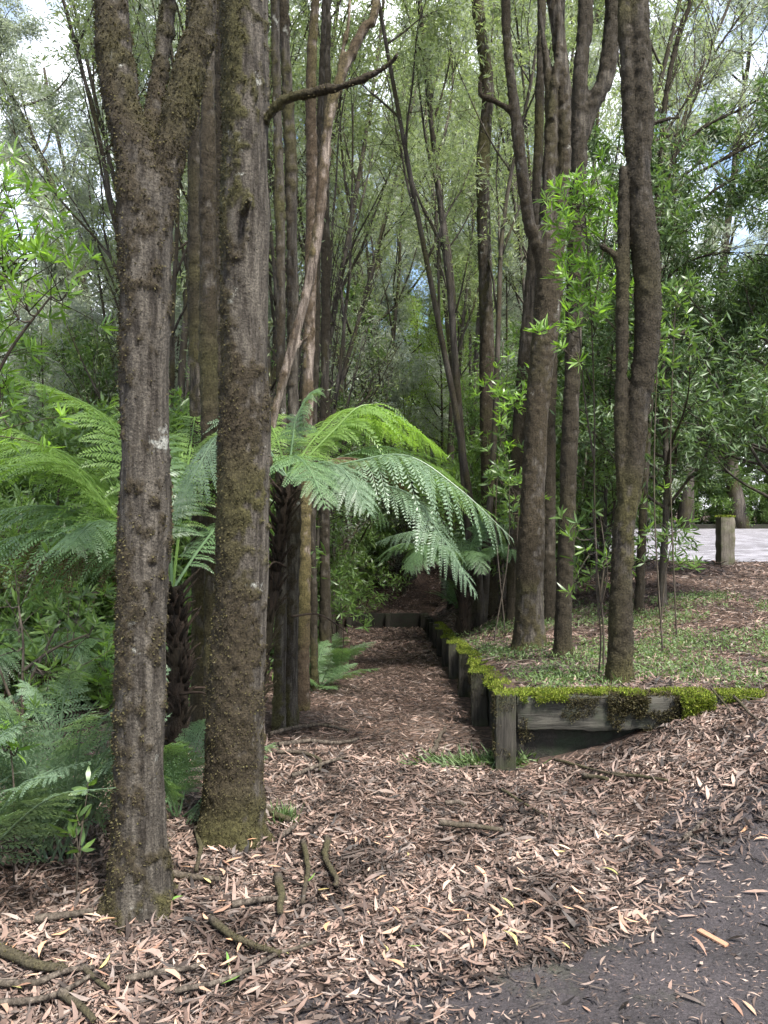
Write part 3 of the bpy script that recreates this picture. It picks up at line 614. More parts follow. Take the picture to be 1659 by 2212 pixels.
def along(y0, y1, zlo, zhi, xoff, th, name, seed):
    """a board between two posts, following the fall of the path"""
    ym = (y0 + y1) / 2; L_ = y1 - y0
    o = build(name, *rough_box(-th / 2, th / 2, -L_ / 2 + .004, L_ / 2 - .004, zlo, zhi, .05, .006, seed, .01), M['board'], wall)
    g0 = float(ground(wallx(y0) - .15, y0)); g1 = float(ground(wallx(y1) - .15, y1))
    o.location = np.array([float(wallx(ym)) + xoff, ym, (g0 + g1) / 2]) - w0
    o.rotation_euler = (math.atan2(g1 - g0, L_), 0, -math.atan(.0213)); return o
for i in range(len(posty) - 1):
    along(posty[i] + .09, posty[i + 1] + .09, -.25, .185, .10, .07, 'board', i)
    top = along(posty[i] + .09, posty[i + 1] + .09, .195, .385, .105, .085, 'board', i + 30)
    if i < 7:
        n = 3000; q = np.stack([rng.uniform(-.075, .055, n), rng.uniform(-.72, .72, n), np.full(n, .385)], -1)
        q[:, 2] -= np.where(q[:, 0] < -.042, rng.uniform(0, .05, n) * (n2(q[:, 1], q[:, 1] * 0, 5, 2, i) > .5), 0)
        keep = n2(q[:, 0], q[:, 1], 7, 3, i + 4) > .47; q = q[keep]
        nn = np.where((q[:, 2] < .38)[:, None], [-1., 0, .2], [0, 0, 1.])
        moss_cushion(top, q, nn, 6000 if i < 3 else 3000, .014, thick=.016)
ret = thing('retaining_wall', 'short timber return wall with thick green moss along its top beam', 'retaining wall', (0.8, YR, 0))
off = np.array([.8, YR, 0])
o = build('beam', *[a if k else a - off for k, a in enumerate(rough_box(.805, 1.80, YR - .05, YR + .065, .205, .405, .022, .016, 51, .016))], M['beam'], ret)
build('board', *[a if k else a - off for k, a in enumerate(rough_box(.80, 1.78, YR + .035, YR + .07, -.25, .197, .04, .006, 52, .01))], M['board'], ret)
build('post', *[a if k else a - off for k, a in enumerate(rough_box(1.805, 1.96, YR - .07, YR + .075, -.1, .40, .025, .014, 53, .02))], M['post'], ret)
build('beam', *[a if k else a - off for k, a in enumerate(rough_box(1.965, 2.30, YR - .02, YR + .07, .22, .40, .025, .012, 54, .014))], M['beam'], ret)
def retmoss(n, x0, x1, fr, top=.405, y0=YR - .062, y1=YR + .08, thr=.36, L_=.015, hang=.09, seed=1):
    x = rng.uniform(x0, x1, n); f = rng.uniform(0, 1, n) < fr
    hg = hang * n2(x, x * 0, 7, 3, seed) * 2
    P = np.stack([x, np.where(f, y0, rng.uniform(y0, y1, n)), np.where(f, top - rng.uniform(0, 1, n) ** 1.4 * hg, top + .012 * n2(x, x * 0 + 3, 9, 2, 3))], -1)
    k = n2(P[:, 0], P[:, 1] + P[:, 2], 6, 3, seed + 3) > thr
    P = P[k]; nn = np.where(f[k][:, None], [0, -1., .3], [0, 0, 1.]); return P, nn
P, nn = retmoss(9000, .82, 1.80, .22, hang=.035, thr=.46); moss_cushion(ret, P, nn, 15000, .012, off=off, thick=.014)
P, nn = retmoss(5000, 1.35, 1.97, .8, y0=YR - .06, hang=.17, thr=.40, seed=5); moss_cushion(ret, P, nn, 9000, .013, 'mossflake', off=off, thick=.012)
P, nn = retmoss(6000, .82, 1.80, .95, y0=YR - .056, hang=.2, thr=.53, seed=15); moss_cushion(ret, P, nn, 3500, .009, 'mossflake', off=off, thick=.004)
P, nn = retmoss(4000, 1.79, 1.985, .6, y0=YR - .09, hang=.12, thr=.2, seed=6); moss_cushion(ret, P, nn, 6500, .013, off=off, thick=.016)
P, nn = retmoss(3000, 2.05, 2.32, .4, y0=YR - .03, hang=.08, thr=.3, seed=7); moss_cushion(ret, P, nn, 3000, .012, off=off, thick=.012)
fw = thing('retaining_wall', 'dark green stained timber wall closing the far end of the path', 'retaining wall', (0, 19.8, -1.4))
zf = -1.42
for k, (x0, x1) in enumerate([(-.95, .12), (.13, 1.05)]):
    build('board', *rough_box(x0, x1, -.03, .05, -.3, .40, .06, .008, 60 + k, .012), M['board'], fw)
for k, x in enumerate([-.9, .1, 1.0]):
    p = obj('post', pm[k], fw); p.location = (x, -.09, -.02)

LAND = [(60, 'the dark stemmed sapling'), (300, 'the forked trunk'), (440, 'the slim shaggy trunk'), (530, 'the straight thick trunk'), (625, 'the grey pair of trunks'), (700, 'the slim dark trunk'), (810, 'the leaning brown stem'), (930, 'the dark end wall'), (1050, 'the tall slim bank trunk'), (1160, 'the stout forking trunk'), (1250, 'the bright whorled sapling'), (1380, 'the crooked shaggy trunk'), (1480, 'the dark thin tree'), (1600, 'the bollard')]
def where(x, y):
    u = x / y * 1660 + 829.5; l = min(LAND, key=lambda q: abs(q[0] - u))[1]
    return ('close behind ' if y < 12 else 'well behind ' if y < 18 else 'far behind ' if y < 28 else 'at the back beyond ') + l
# ------------------------------------------------------------------ ferns
def frond(ctrl, npin=26, plen=.36, npl=15, droop=.35, pw=.2, t0=.14, r=.009, shape='lance', fwd=.35, twist=0., curl=.0):
    n = 60; C = spline(ctrl, n); Lr = np.linalg.norm(np.diff(C, axis=0), axis=1).sum()
    T = nrm(np.gradient(C, axis=0)); S = np.cross(T, [0, 0, 1.]); S = nrm(S + 1e-4 * np.array([1., .3, 0])); N = np.cross(S, T)
    if twist: S, N = S * math.cos(twist) + N * math.sin(twist), N * math.cos(twist) - S * math.sin(twist)
    mb = MB(); mb.add(*tube(C, r * (1 - .9 * np.linspace(0, 1, n)) + .0008, 5))
    tq = t0 + (1 - t0) * (np.linspace(0, 1, npin) ** .92) * .985
    for s in (-1, 1):
        tt = np.clip(tq + rng.normal(0, .003, npin), 0, .995); x = tt * (n - 1); i = np.clip(x.astype(int), 0, n - 2); f = (x - i)[:, None]
        B = C[i] * (1 - f) + C[i + 1] * f
        q = (tt - t0) / (1 - t0)
        if shape == 'lance': Lp = plen * np.clip(np.minimum(1, .45 + q * 2.2), 0, 1) * (1 - q ** 2.2) ** .8 + .015
        else: Lp = plen * (1 - q) ** .85 + .015
        Lp = Lp * rng.uniform(.9, 1.08, npin)
        a = fwd + .55 * q + rng.normal(0, .06, npin)
        D = nrm(s * S[i] * np.cos(a)[:, None] + T[i] * np.sin(a)[:, None] + N[i] * rng.normal(.0, .10, (npin, 1)))
        Np = N[i]; side = nrm(np.cross(Np, D))
        qq = (np.arange(npl) + .5) / npl
        dr = droop * rng.uniform(.6, 1.35, npin)
        def pos(w): return B[:, None] + D[:, None] * (Lp[:, None] * w * (1 - .12 * dr[:, None] * w))[..., None] + np.array([0, 0, -1.]) * (Lp * dr)[:, None, None] * (w ** 1.8)[..., None]
        K = pos(np.broadcast_to(qq, (npin, npl))); K2 = pos(np.broadcast_to(qq + .02, (npin, npl))); Dl = nrm(K2 - K)
        for e in (-1, 1):
            lp = (Lp[:, None] * pw * (1 - qq[None] ** 1.6) ** .75 + .004)
            E = nrm(e * side[:, None] * .9 + Dl * .48 + np.array([0, 0, -.16]) + rng.normal(0, .07, K.shape)); wv = Dl * (Lp[:, None, None] / npl * .40)
            tip = K + E * lp[..., None]; mid = K + E * lp[..., None] * .45
            V = np.stack([K - wv * .8, mid + wv * .95, tip, mid - wv * .95], 2).reshape(-1, 3)
            b_ = (np.arange(npin * npl) * 4)[:, None]; mb.add(V, np.concatenate([b_ + [0, 1, 2], b_ + [0, 2, 3]]))
        e0 = pos(np.zeros((npin, 1)))[:, 0]; e1 = pos(np.full((npin, 1), .5))[:, 0]; e2 = pos(np.full((npin, 1), .98))[:, 0]; sv = side * .0022
        V = np.stack([e0 - sv, e0 + sv, e1 + sv * .7, e1 - sv * .7, e2], 1).reshape(-1, 3); b_ = (np.arange(npin) * 5)[:, None]
        mb.add(V, b_ + [3, 2, 4], b_ + [0, 1, 2, 3])
    return mb
def px_frond(c, d, tip, mid, dd, dm=None):
    A = np.array(c, float); Cc = unproj(*tip, d + dd); B = unproj(*mid, d + (dd * .45 if dm is None else dm)); return np.array([A, A * .45 + B * .55 + [0, 0, .03], B, B * .5 + Cc * .5 + [0, 0, .05], Cc])
def fern_trunk(root, c, base, r=.09, nst=40):
    mb = MB(); P = spline(np.array([base + [0, 0, -.2], (base + c) / 2 + [.03, .02, 0], c + [0, 0, .02]]), 30); mb.add(*tube(P, r * (1.15 - .3 * np.linspace(0, 1, 30)), 16, .22, 5)); o = mb.out('trunk', M['fernbark'], root, off=base)
    st = MB(); m = 150
    for q in range(m):
        a = q * 2.4; w = rng.uniform(.04, 1.0) ** .7; k = min(28, int(w * 29)); h = np.array([math.cos(a), math.sin(a), 0]); p = P[k] + h * r * .75; L_ = rng.uniform(.06, .15)
        st.add(*tube(spline(np.array([p, p + h * L_ * .35 + [0, 0, L_ * .5], p + h * L_ * rng.uniform(.4, .9) + [0, 0, L_ * rng.uniform(.6, 1.1)]]), 4), np.array([.012, .010, .007, .003]), 5))
    o = st.out('frond_stubs', M['fernbark'], root, off=base); o['kind'] = 'stuff'
M['stickwood'] = barkmat('stick_bark', (.022, .017, .013), (.14, .115, .092), (.045, .035, .025), (.045, .04, .02), attr=False, sc=1.5, bump=.6)
M['fernbark'] = barkmat('fern_trunk_fibre', (.012, .009, .007), (.05, .033, .022), (.022, .015, .01), (.03, .028, .012), attr=False, sc=1.6, bump=1.0)
M['stalkwood'] = barkmat('fern_stalk', (.012, .009, .007), (.05, .034, .026), (.025, .016, .011), (.03, .022, .014), attr=False, bump=0)
def at(u, y): return (u - 829.5) / 1660 * y
def tree_fern(label, cu, cv, d, fronds, seed=0, bu=None, stalks=0, dead=0, r=.09, rnd=0, rl=1.3):
    c = unproj(cu, cv, d); bx = c[0] if bu is None else at(bu, d); base = np.array([bx, c[1], float(ground(bx, c[1]))])
    root = thing('tree_fern', label, 'tree fern', base)
    fern_trunk(root, c, base, r)
    for f in fronds:
        mt = f.get('m', 'fern'); m = frond(px_frond(c, d, f['t'], f['c'], f.get('dd', 0), f.get('dm')), f.get('n', 27), f.get('p', .36), 16, f.get('dr', .5), pw=f.get('pw', .17), twist=f.get('tw', 0))
        m.out('frond', M[mt], root, smooth=False, off=base)
    for k in range(rnd):
        az = k * 2.4 + seed; el = rng.uniform(.45, 1.0); L_ = rl * rng.uniform(.8, 1.1); h = np.array([math.cos(az), math.sin(az), 0])
        cp = np.array([c, c + h * L_ * .3 * math.cos(el) + [0, 0, L_ * .32 * math.sin(el)], c + h * L_ * .62 + [0, 0, L_ * .40 * math.sin(el)], c + h * L_ * .92 + [0, 0, L_ * .18 * math.sin(el) - .08]])
        frond(cp, 24, .30 * rl / 1.3, 13, .4).out('frond', M['fern'], root, smooth=False, off=base)
    for k in range(stalks):
        az = k * 2.4 + seed; h = np.array([math.cos(az), math.sin(az), 0]); zz = rng.uniform(0, .75) * (c[2] - base[2]); q = c - [0, 0, zz] + h * r * .6; L_ = rng.uniform(.25, .6); sl = rng.uniform(-.6, .9) * (1 if zz < .25 else -.4)
        P = spline(np.array([q, q + h * L_ * .5 + [0, 0, L_ * .5 * sl + .04], q + h * L_ + [0, 0, L_ * sl - .05]]), 8); V, T, Q = tube(P, np.linspace(.009, .004, 8), 5); build('stalk', V - base, T, Q, M['stalkwood'], root)
    for k in range(dead):
        az = k * 1.9 + seed + .4; L_ = rng.uniform(.6, 1.0); h = np.array([math.cos(az), math.sin(az), 0])
        cp = np.array([c, c + h * .22 + [0, 0, .05], c + h * .34 + [0, 0, -L_ * .4], c + h * .28 + [0, 0, -L_ * .85]])
        frond(cp, 15, .10, 7, 1.6, pw=.3).out('dead_frond', M['fern_dead'], root, smooth=False, off=base)
    return root
FB = 'fern_bright'
tree_fern('low tree fern with dark trunk behind the forked trunk, long fronds arching over the gully', 372, 1275, 4.35, [
    dict(t=(20, 812), c=(240, 915), dd=.5, m=FB), dict(t=(-70, 905), c=(170, 1010), dd=.2, m=FB, p=.42), dict(t=(-110, 1040), c=(150, 1010), dd=-.35, m=FB, p=.44, dr=.25), dict(t=(-90, 1130), c=(150, 1100), dd=.35, p=.42),
    dict(t=(-120, 1230), c=(120, 1150), dd=-.2, dr=.7), dict(t=(-40, 1000), c=(200, 1000), dd=1.1, m=FB), dict(t=(60, 1330), c=(170, 1180), dd=.9, dr=.6), dict(t=(250, 850), c=(330, 950), dd=1.5, m=FB), dict(t=(430, 860), c=(410, 980), dd=1.4, m=FB),
    dict(t=(560, 1160), c=(480, 1130), dd=1.1), dict(t=(150, 1180), c=(240, 1130), dd=-.8, dr=.5), dict(t=(-60, 1270), c=(110, 1165), dd=.6, m='fern_dead', dr=1.0), dict(t=(320, 900), c=(360, 1020), dd=.9), dict(t=(-60, 960), c=(150, 985), dd=.7, m=FB)], 1, stalks=5, r=.055)
tree_fern('taller tree fern beside the straight trunk with fronds hanging over the path', 622, 1035, 5.0, [
    dict(t=(965, 985), c=(790, 875), dd=.5, m=FB, p=.44, n=27, dr=.6, pw=.16), dict(t=(1108, 1165), c=(880, 985), dd=-.35, p=.44, n=26, dr=.7, pw=.16, m='fern_blue'), dict(t=(1075, 1120), c=(850, 1000), dd=.35, p=.40, n=26, dr=.55, pw=.16), dict(t=(1030, 1288), c=(880, 1065), dd=-.6, p=.30, n=26, dr=.55, pw=.17, m='fern_blue'), dict(t=(800, 1110), c=(715, 1000), dd=-.7, p=.30, n=22, dr=.45, m='fern_blue'), dict(t=(900, 960), c=(760, 905), dd=1.2, p=.36, dr=.5, m=FB),
    dict(t=(690, 838), c=(640, 905), dd=.1, p=.22, n=20), dict(t=(705, 1098), c=(640, 985), dd=-.9, dm=-.4, p=.30, n=22, dr=.3), dict(t=(372, 1125), c=(480, 935), dd=-.55, m='fern_blue', p=.34, dr=.5), dict(t=(440, 1040), c=(520, 900), dd=.2, m='fern_blue', p=.34),
    dict(t=(900, 1075), c=(760, 990), dd=.2, m='fern_dead', p=.26, dr=.7), dict(t=(840, 1130), c=(740, 1030), dd=-.2, p=.28, dr=.7), dict(t=(780, 880), c=(700, 925), dd=1.0, m=FB), dict(t=(540, 860), c=(590, 930), dd=.8, m=FB), dict(t=(1010, 1060), c=(830, 965), dd=.9, p=.36, dr=.6)], 2, bu=520, stalks=3, r=.042)
tree_fern('small tree fern on the bank at the foot of the tall slim trunk', 1000, 1235, 10.2, [dict(t=(812, 1172), c=(920, 1150), dd=-.4, p=.40, m='fern_blue'), dict(t=(1045, 1105), c=(1030, 1150), dd=.2, p=.3), dict(t=(880, 1235), c=(930, 1185), dd=-.8, p=.36)], 3, rnd=10, rl=1.35)
for k, (x, y, z_) in enumerate([(-4.6, 8.5, .9), (-5.8, 12.5, 1.3), (-2.6, 12.0, 1.2), (-3.2, 7.2, .5), (2.4, 13.5, .8), (-6.5, 9.8, .9)]):
    g = float(ground(x, y)); u = x / y * 1660 + 829.5; v = 1115 - (g + z_ - CAMZ) / y * 1660
    tr = tree_fern('spreading shaded tree fern ' + where(x, y), u, v, y, [], k, dead=3, rnd=12, rl=1.6); tr['group'] = 'understory tree ferns'
def ground_fern(label, base, n, L0, el=(.5, 1.25), mt='fern_blue', plen=.2, npin=22, npl=10, shape='tri', az=(0, 6.28), droop=.25, group=None, face=None):
    base = np.array(base, float); root = thing('fern', label, 'fern', base, group)
    for k in range(n):
        a = az[0] + (az[1] - az[0]) * (k + rng.uniform(.2, .8)) / n; e = rng.uniform(*el); L_ = L0 * rng.uniform(.65, 1.12); h = np.array([math.cos(a), math.sin(a), 0])
        c = rng.normal(0, .04, 3) * [1, 1, 0]
        cp = np.array([c, c + h * L_ * .3 * math.cos(e) + [0, 0, L_ * .38 * math.sin(e)], c + h * L_ * .62 * math.cos(e) + [0, 0, L_ * .68 * math.sin(e)], c + h * L_ * .98 * math.cos(e) + [0, 0, L_ * .80 * math.sin(e)]])
        frond(cp, npin, plen * L_ / L0, npl, droop, pw=.19, t0=.2, r=.005, shape=shape, fwd=.2, twist=rng.normal(0, .25)).out('frond', M[mt], root, smooth=False)
    return root
def gb(x, y): return (x, y, float(ground(x, y)))
ground_fern('lacy blue green fern clump at the foot of the forked trunk', gb(-1.42, 3.35), 20, 1.08, el=(.75, 1.35), az=(2.6, 6.8), mt='fern_blue', plen=.22, npin=19, npl=9)
ground_fern('lacy fern clump nearest the litter edge with one yellow green shoot', gb(-1.78, 3.05), 16, 1.0, el=(.6, 1.3), az=(2.6, 6.8), mt='fern_blue', plen=.20, npin=18, npl=9)
ground_fern('dense fern clump under the whorled leafy sapling', gb(-2.1, 3.75), 15, 1.15, el=(.7, 1.3), az=(2.6, 6.8), mt='fern_blue', plen=.22, npin=19, npl=9)
ground_fern('small bright fern between the forked trunk and the straight trunk', gb(-.98, 3.75), 7, .62, el=(.3, 1.1), mt='fern', plen=.16, npin=22, npl=10, shape='lance')
ground_fern('low fern leaning out over the path from the slim trunks', gb(-.72, 8.0), 12, .75, el=(.25, 1.0), mt='fern', plen=.17, shape='lance')
ground_fern('low fern tuft at the path edge where the wall bends', gb(-.75, 9.6), 11, .8, el=(.25, 1.0), mt='fern', plen=.17, shape='lance')
for (x, y) in [(-2.0, 6.5), (-3.0, 5.4), (-2.6, 9.0), (-4.0, 6.4), (-1.6, 11), (-1.3, 13.5), (1.5, 15.5), (2.2, 11.4)]:
    ground_fern('shaded fern tuft ' + where(x, y), gb(x, y), 10, .9, mt='fern', plen=.2, npin=18, npl=8, group='ferns in the undergrowth')

# ------------------------------------------------------------------ leafy saplings with whorls of leaves
def whorls(mb_st, P, D, nl, L_, W, LP, LD, LL, LW):
    for p, dd in zip(P, D):
        m = rng.integers(nl - 2, nl + 3); a = np.arange(m) * 2.4 + rng.uniform(0, 6); s = nrm(np.cross(dd, [.3, .2, .9])); t = np.cross(s, dd)
        e = rng.uniform(.15, 1.05, m); v = s * (np.cos(a) * np.cos(e))[:, None] + t * (np.sin(a) * np.cos(e))[:, None] + dd * np.sin(e)[:, None]
        LP.append(p + dd * rng.uniform(-.05, .01, (m, 1)) * L_ * 8); LD.append(v); LL.append(rng.uniform(.65, 1.15, m) * L_); LW.append(rng.uniform(.85, 1.15, m) * W)
def sapling(label, stems, d, targets, leafm, L_=.11, W=.02, nl=11, stem_r=.006, per=3, name='sapling', base=None, spread=.12, group=None):
    """stems: pixel polylines; targets: pixels of the leaf whorls"""
    sp = [stem_pts([(u, v, 8, *q) for u, v, *q in s], d, 40) for s in stems]
    base = sp[0][0][0] if base is None else base; base = np.array([base[0], base[1], float(ground(base[0], base[1]))])
    root = thing(name, label, 'sapling', base, group); mb = MB()
    sp[0][0][0, 2] = base[2] - .05
    for P, r in sp: mb.add(*tube(P, np.linspace(stem_r, stem_r * .45, len(P)), 6))
    allp = np.concatenate([P for P, r in sp]); LP, LD, LL, LW = [], [], [], []
    for tg in targets:
        c = unproj(tg[0], tg[1], d + (tg[2] if len(tg) > 2 else rng.uniform(-.25, .25)))
        low = allp[allp[:, 2] < c[2] - .02]; low = allp if len(low) == 0 else low
        j = np.argmin(np.linalg.norm(low - c, axis=1) + rng.uniform(0, .1)); a = low[j]
        B = spline(np.array([a, (a + c) / 2 + [0, 0, -.03], c]), 8); mb.add(*tube(B, np.linspace(.0045, .002, 8), 4))
        ends = [c] + [c + rng.normal(0, spread, 3) for _ in range(per - 1)]
        for e in ends[1:]: mb.add(*tube(spline(np.array([B[4], (B[5] + e) / 2, e]), 5), np.linspace(.003, .0015, 5), 3))
        dirs = [nrm(nrm(e - a) + np.array([0, 0, .7]) + rng.normal(0, .25, 3)) for e in ends]
        whorls(mb, np.array(ends), dirs, nl, L_, W, LP, LD, LL, LW)
    mb.out('stem', M['twig'], root, off=base)
    LP, LD, LL, LW = map(np.concatenate, (LP, LD, LL, LW))
    o = build('leaves', *leafgeo(LP - base, LD, LL, LW, 'lance', .18), M[leafm], root); o['kind'] = 'stuff'
    return root
f1 = foot(1303, 1460)
sapling('slender sapling with bright bamboo like leaf whorls beside the crooked shaggy trunk', [[(1303, 1460), (1303, 1350), (1290, 1230), (1284, 1080), (1284, 900), (1278, 700), (1268, 520), (1258, 400)], [(1296, 1290), (1306, 1200), (1296, 1110)], [(1284, 1000), (1262, 850), (1246, 640)], [(1278, 700), (1300, 560), (1318, 450)]], f1[1],
        [(1258, 385), (1238, 430), (1215, 425), (1290, 440), (1318, 435), (1250, 470), (1275, 505), (1235, 560), (1225, 585), (1300, 510), (1262, 600), (1240, 620), (1222, 700), (1210, 745), (1290, 690), (1320, 620), (1230, 480), (1300, 590), (1276, 420), (1240, 640)], 'leaf_bright', .105, .015, 12, .008, 5)
f2 = foot(1292, 1470)
sapling('thin understory sapling with sparse leaf whorls low beside the crooked trunk', [[(1292, 1470), (1298, 1380), (1290, 1290), (1286, 1180), (1280, 1100)], [(1292, 1330), (1310, 1260), (1312, 1220)]], f2[1],
        [(1282, 1100), (1245, 1130), (1240, 1210), (1300, 1215), (1262, 1185), (1310, 1200), (1225, 1150), (1275, 1240)], 'leaf_mid', .10, .017, 9, .007, 2)
sapling('leafy sapling overhanging from beside the forked trunk with glossy whorls', [[(-40, 1640), (-20, 1300), (-40, 900), (-60, 600), (-70, 300)], [(-45, 800), (0, 620), (60, 560)], [(-50, 900), (20, 760), (110, 640)]], 3.3,
        [(0, 360), (15, 400), (30, 440), (-10, 480), (20, 500), (40, 530), (0, 560), (30, 585), (70, 600), (110, 625), (150, 630), (20, 660), (-10, 700), (-20, 420), (5, 530), (-30, 600), (50, 640), (-10, 760), (20, 830), (-20, 900), (30, 880)], 'leaf_bright', .085, .013, 10, .010, 5, base=unproj(-40, 1700, 3.3))
sapling('dark stemmed sapling with pale glossy whorls above the fern clump', [[(50, 1640), (48, 1500), (50, 1390), (40, 1310)], [(50, 1500), (90, 1420), (130, 1340)], [(48, 1450), (120, 1400), (190, 1370)], [(50, 1560), (20, 1500), (-10, 1420)]], 3.75,
        [(40, 1300), (10, 1290), (30, 1340), (130, 1335), (160, 1355), (105, 1390), (190, 1375), (80, 1430), (145, 1430), (200, 1350), (20, 1390), (110, 1440), (165, 1450), (60, 1480), (20, 1575), (125, 1500)], 'leaf_mid', .085, .015, 10, .010, 3)
sapling('young plant with broad pale leaves growing in front of the fern clump', [[(165, 1915), (168, 1850), (165, 1790)], [(167, 1860), (150, 1820)], [(168, 1850), (190, 1700)]], 2.95, [(165, 1760, 0), (150, 1800, 0), (190, 1690, 0), (175, 1830, 0)], 'leaf_mid', .085, .022, 7, .004, 1)
sapling('small whorled shoot with yellow green leaves rising out of the fern clump', [[(30, 1700), (25, 1640), (15, 1590)]], 3.1, [(20, 1575, 0), (0, 1600, 0), (40, 1610, 0)], 'leaf_bright', .09, .02, 9, .004, 1, base=unproj(30, 1880, 3.1))
for (u, v, d_) in [(735, 1290, 9.0), (738, 1215, 11.5), (1100, 1000, 8.5), (1420, 740, 6.2), (1455, 1150, 8.0), (880, 1000, 22), (960, 960, 23), (1010, 880, 21), (1095, 930, 10), (230, 1450, 6.5), (150, 1250, 6.0), (40, 1150, 6.5), (1090, 860, 9), (1460, 620, 7.0), (1120, 1080, 9)]:
    tg = [(u + rng.normal(0, 26), v + rng.normal(0, 38)) for _ in range(9)]
    x = (u - 829.5) / 1660 * d_; g = float(ground(x, d_)); vb = 1115 - (g - CAMZ) / d_ * 1660
    sapling('thin sapling with loose narrow leaf whorls ' + where(x, d_), [[(u + rng.normal(0, 15), vb), (u + rng.normal(0, 10), (vb + v) / 2), (u, v)]], d_, tg, 'leaf_mid' if rng.uniform() < .85 else 'leaf_bright', .12, .022, 9, .008, 3, group='understory saplings')

# ------------------------------------------------------------------ forest behind
proto('tall', 'bark_far', 'leaf_pale', 3, H=17, r0=.20, nst=1, first=.12, nb=34, blen=4.0, rise=(.1, .9), sub=7, nleaf=42, leafL=.13, leafW=.032, droop=.35, clump=.10, ssub=3)
proto('slender', 'bark_far', 'leaf_far', 3, H=13, r0=.075, nst=3, first=.38, nb=11, blen=3.2, rise=(.75, 1.3), sub=6, nleaf=26, leafL=.11, leafW=.022, droop=.3, spread=.11, up=.10, clump=.07, tipbias=.4)
proto('bare', 'bark_far', 'leaf_far', 2, H=9, r0=.06, nst=4, first=.2, nb=12, blen=2.6, rise=(.6, 1.2), sub=6, nleaf=3, leafL=.08, leafW=.018, droop=.2, spread=.13, up=.10, clump=.08, tipbias=.5)
proto('under', 'bark_far', 'leaf_mid', 3, H=4.5, r0=.035, nst=2, first=.12, nb=16, blen=1.3, rise=(.2, 1.0), sub=5, nleaf=10, leafL=.11, leafW=.024, droop=.25, spread=.15, clump=.06, ssub=2)
proto('silver', 'bark_far', 'leaf_pale', 2, H=8.5, r0=.06, nst=2, first=.12, nb=22, blen=2.2, rise=(.2, 1.0), sub=6, nleaf=26, leafL=.11, leafW=.024, droop=.3, spread=.12, clump=.07, ssub=2)
proto('bush', 'bark_far', 'leaf_mid', 2, H=2.2, r0=.03, nst=3, first=.03, nb=14, blen=1.2, rise=(.1, 1.0), sub=5, nleaf=18, leafL=.11, leafW=.026, droop=.2, spread=.3, clump=.06, ssub=2)
proto('feather', 'bark_far', 'leaf_yellow', 2, H=7, r0=.06, nst=2, first=.15, nb=22, blen=1.7, rise=(.3, 1.1), sub=6, nleaf=20, leafL=.09, leafW=.014, droop=.3, spread=.10, clump=.10)
proto('dense', 'bark_far', 'leaf_dark', 2, H=5.2, r0=.05, nst=1, first=.25, nb=36, blen=2.1, rise=(.15, .85), sub=8, nleaf=20, leafL=.11, leafW=.024, droop=.3, clump=.05, ssub=2)
PL = dict(tall=('tall_tree', 'tall pale silver green tree', 'tall trees behind'), slender=('slender_tree', 'slender tree with upswept branches', 'slender trees in the wood'),
          bare=('bare_tree', 'thin nearly bare many stemmed tree', 'bare stemmed trees'), under=('understory_tree', 'small leafy understory tree', 'understory trees'),
          silver=('silvery_tree', 'bushy silver grey green young tree', 'silvery trees at the back'), bush=('bush', 'low leafy bush', 'bushes under the trees'), feather=('feathery_tree', 'feathery yellow green young tree', 'feathery trees'), dense=('dense_tree', 'dense dark green leafy tree', 'dense trees by the road'))
def pl(key, x, y, s=1.0, sz=None, **k):
    n, l, g = PL[key]; k.setdefault('cat', 'bush' if key == 'bush' else 'tree'); return plant(key, n, l + ' ' + where(x, y), g, x, y, s, sz=sz, **k)
def at(u, y): return (u - 829.5) / 1660 * y
# tall pale trees, a gap of sky kept at the upper left
for u, y, s in [(-140, 22, .95), (30, 27, .72), (95, 30, .62), (250, 24, .95), (330, 28, 1.2), (360, 22, 1.15), (460, 27, 1.2), (560, 24, 1.1), (660, 30, 1.3), (760, 26, 1.15), (860, 32, 1.35), (950, 28, 1.2), (1040, 33, 1.35), (1130, 29, 1.15), (1230, 36, 1.3), (1330, 40, 1.2), (1430, 38, 1.0), (1530, 42, 1.0), (1640, 37, 1.1), (1750, 36, 1.2),
                (420, 38, 1.5), (720, 40, 1.6), (1000, 44, 1.6)]:
    pl('tall', at(u, y) + rng.normal(0, .3), y, s * rng.uniform(.95, 1.05))
for u, y, s in [(380, 11, 1), (500, 14, 1), (600, 12, 1.05), (745, 12, 1.0), (845, 10.8, .9), (900, 17, 1.05), (1010, 19, 1.1), (1180, 17, 1.1), (1290, 13, .95), (820, 22, 1.2)]:
    x = at(u, y)
    if wallx(y) - 2.0 < x < wallx(y) + .3 and y < 20: x = wallx(y) - 2.1 - rng.uniform(0, .4) if x < 0 else wallx(y) + .5
    pl('slender', x, y, s * rng.uniform(.95, 1.05))
for u, y, s in [(740, 9.5, .9), (800, 14.5, 1.0), (330, 10, .9)]:
    x = at(u, y)
    if wallx(y) - 1.6 < x < wallx(y) + .3 and y < 20: x = wallx(y) - 1.7 - rng.uniform(0, .3)
    pl('bare', x, y, s)
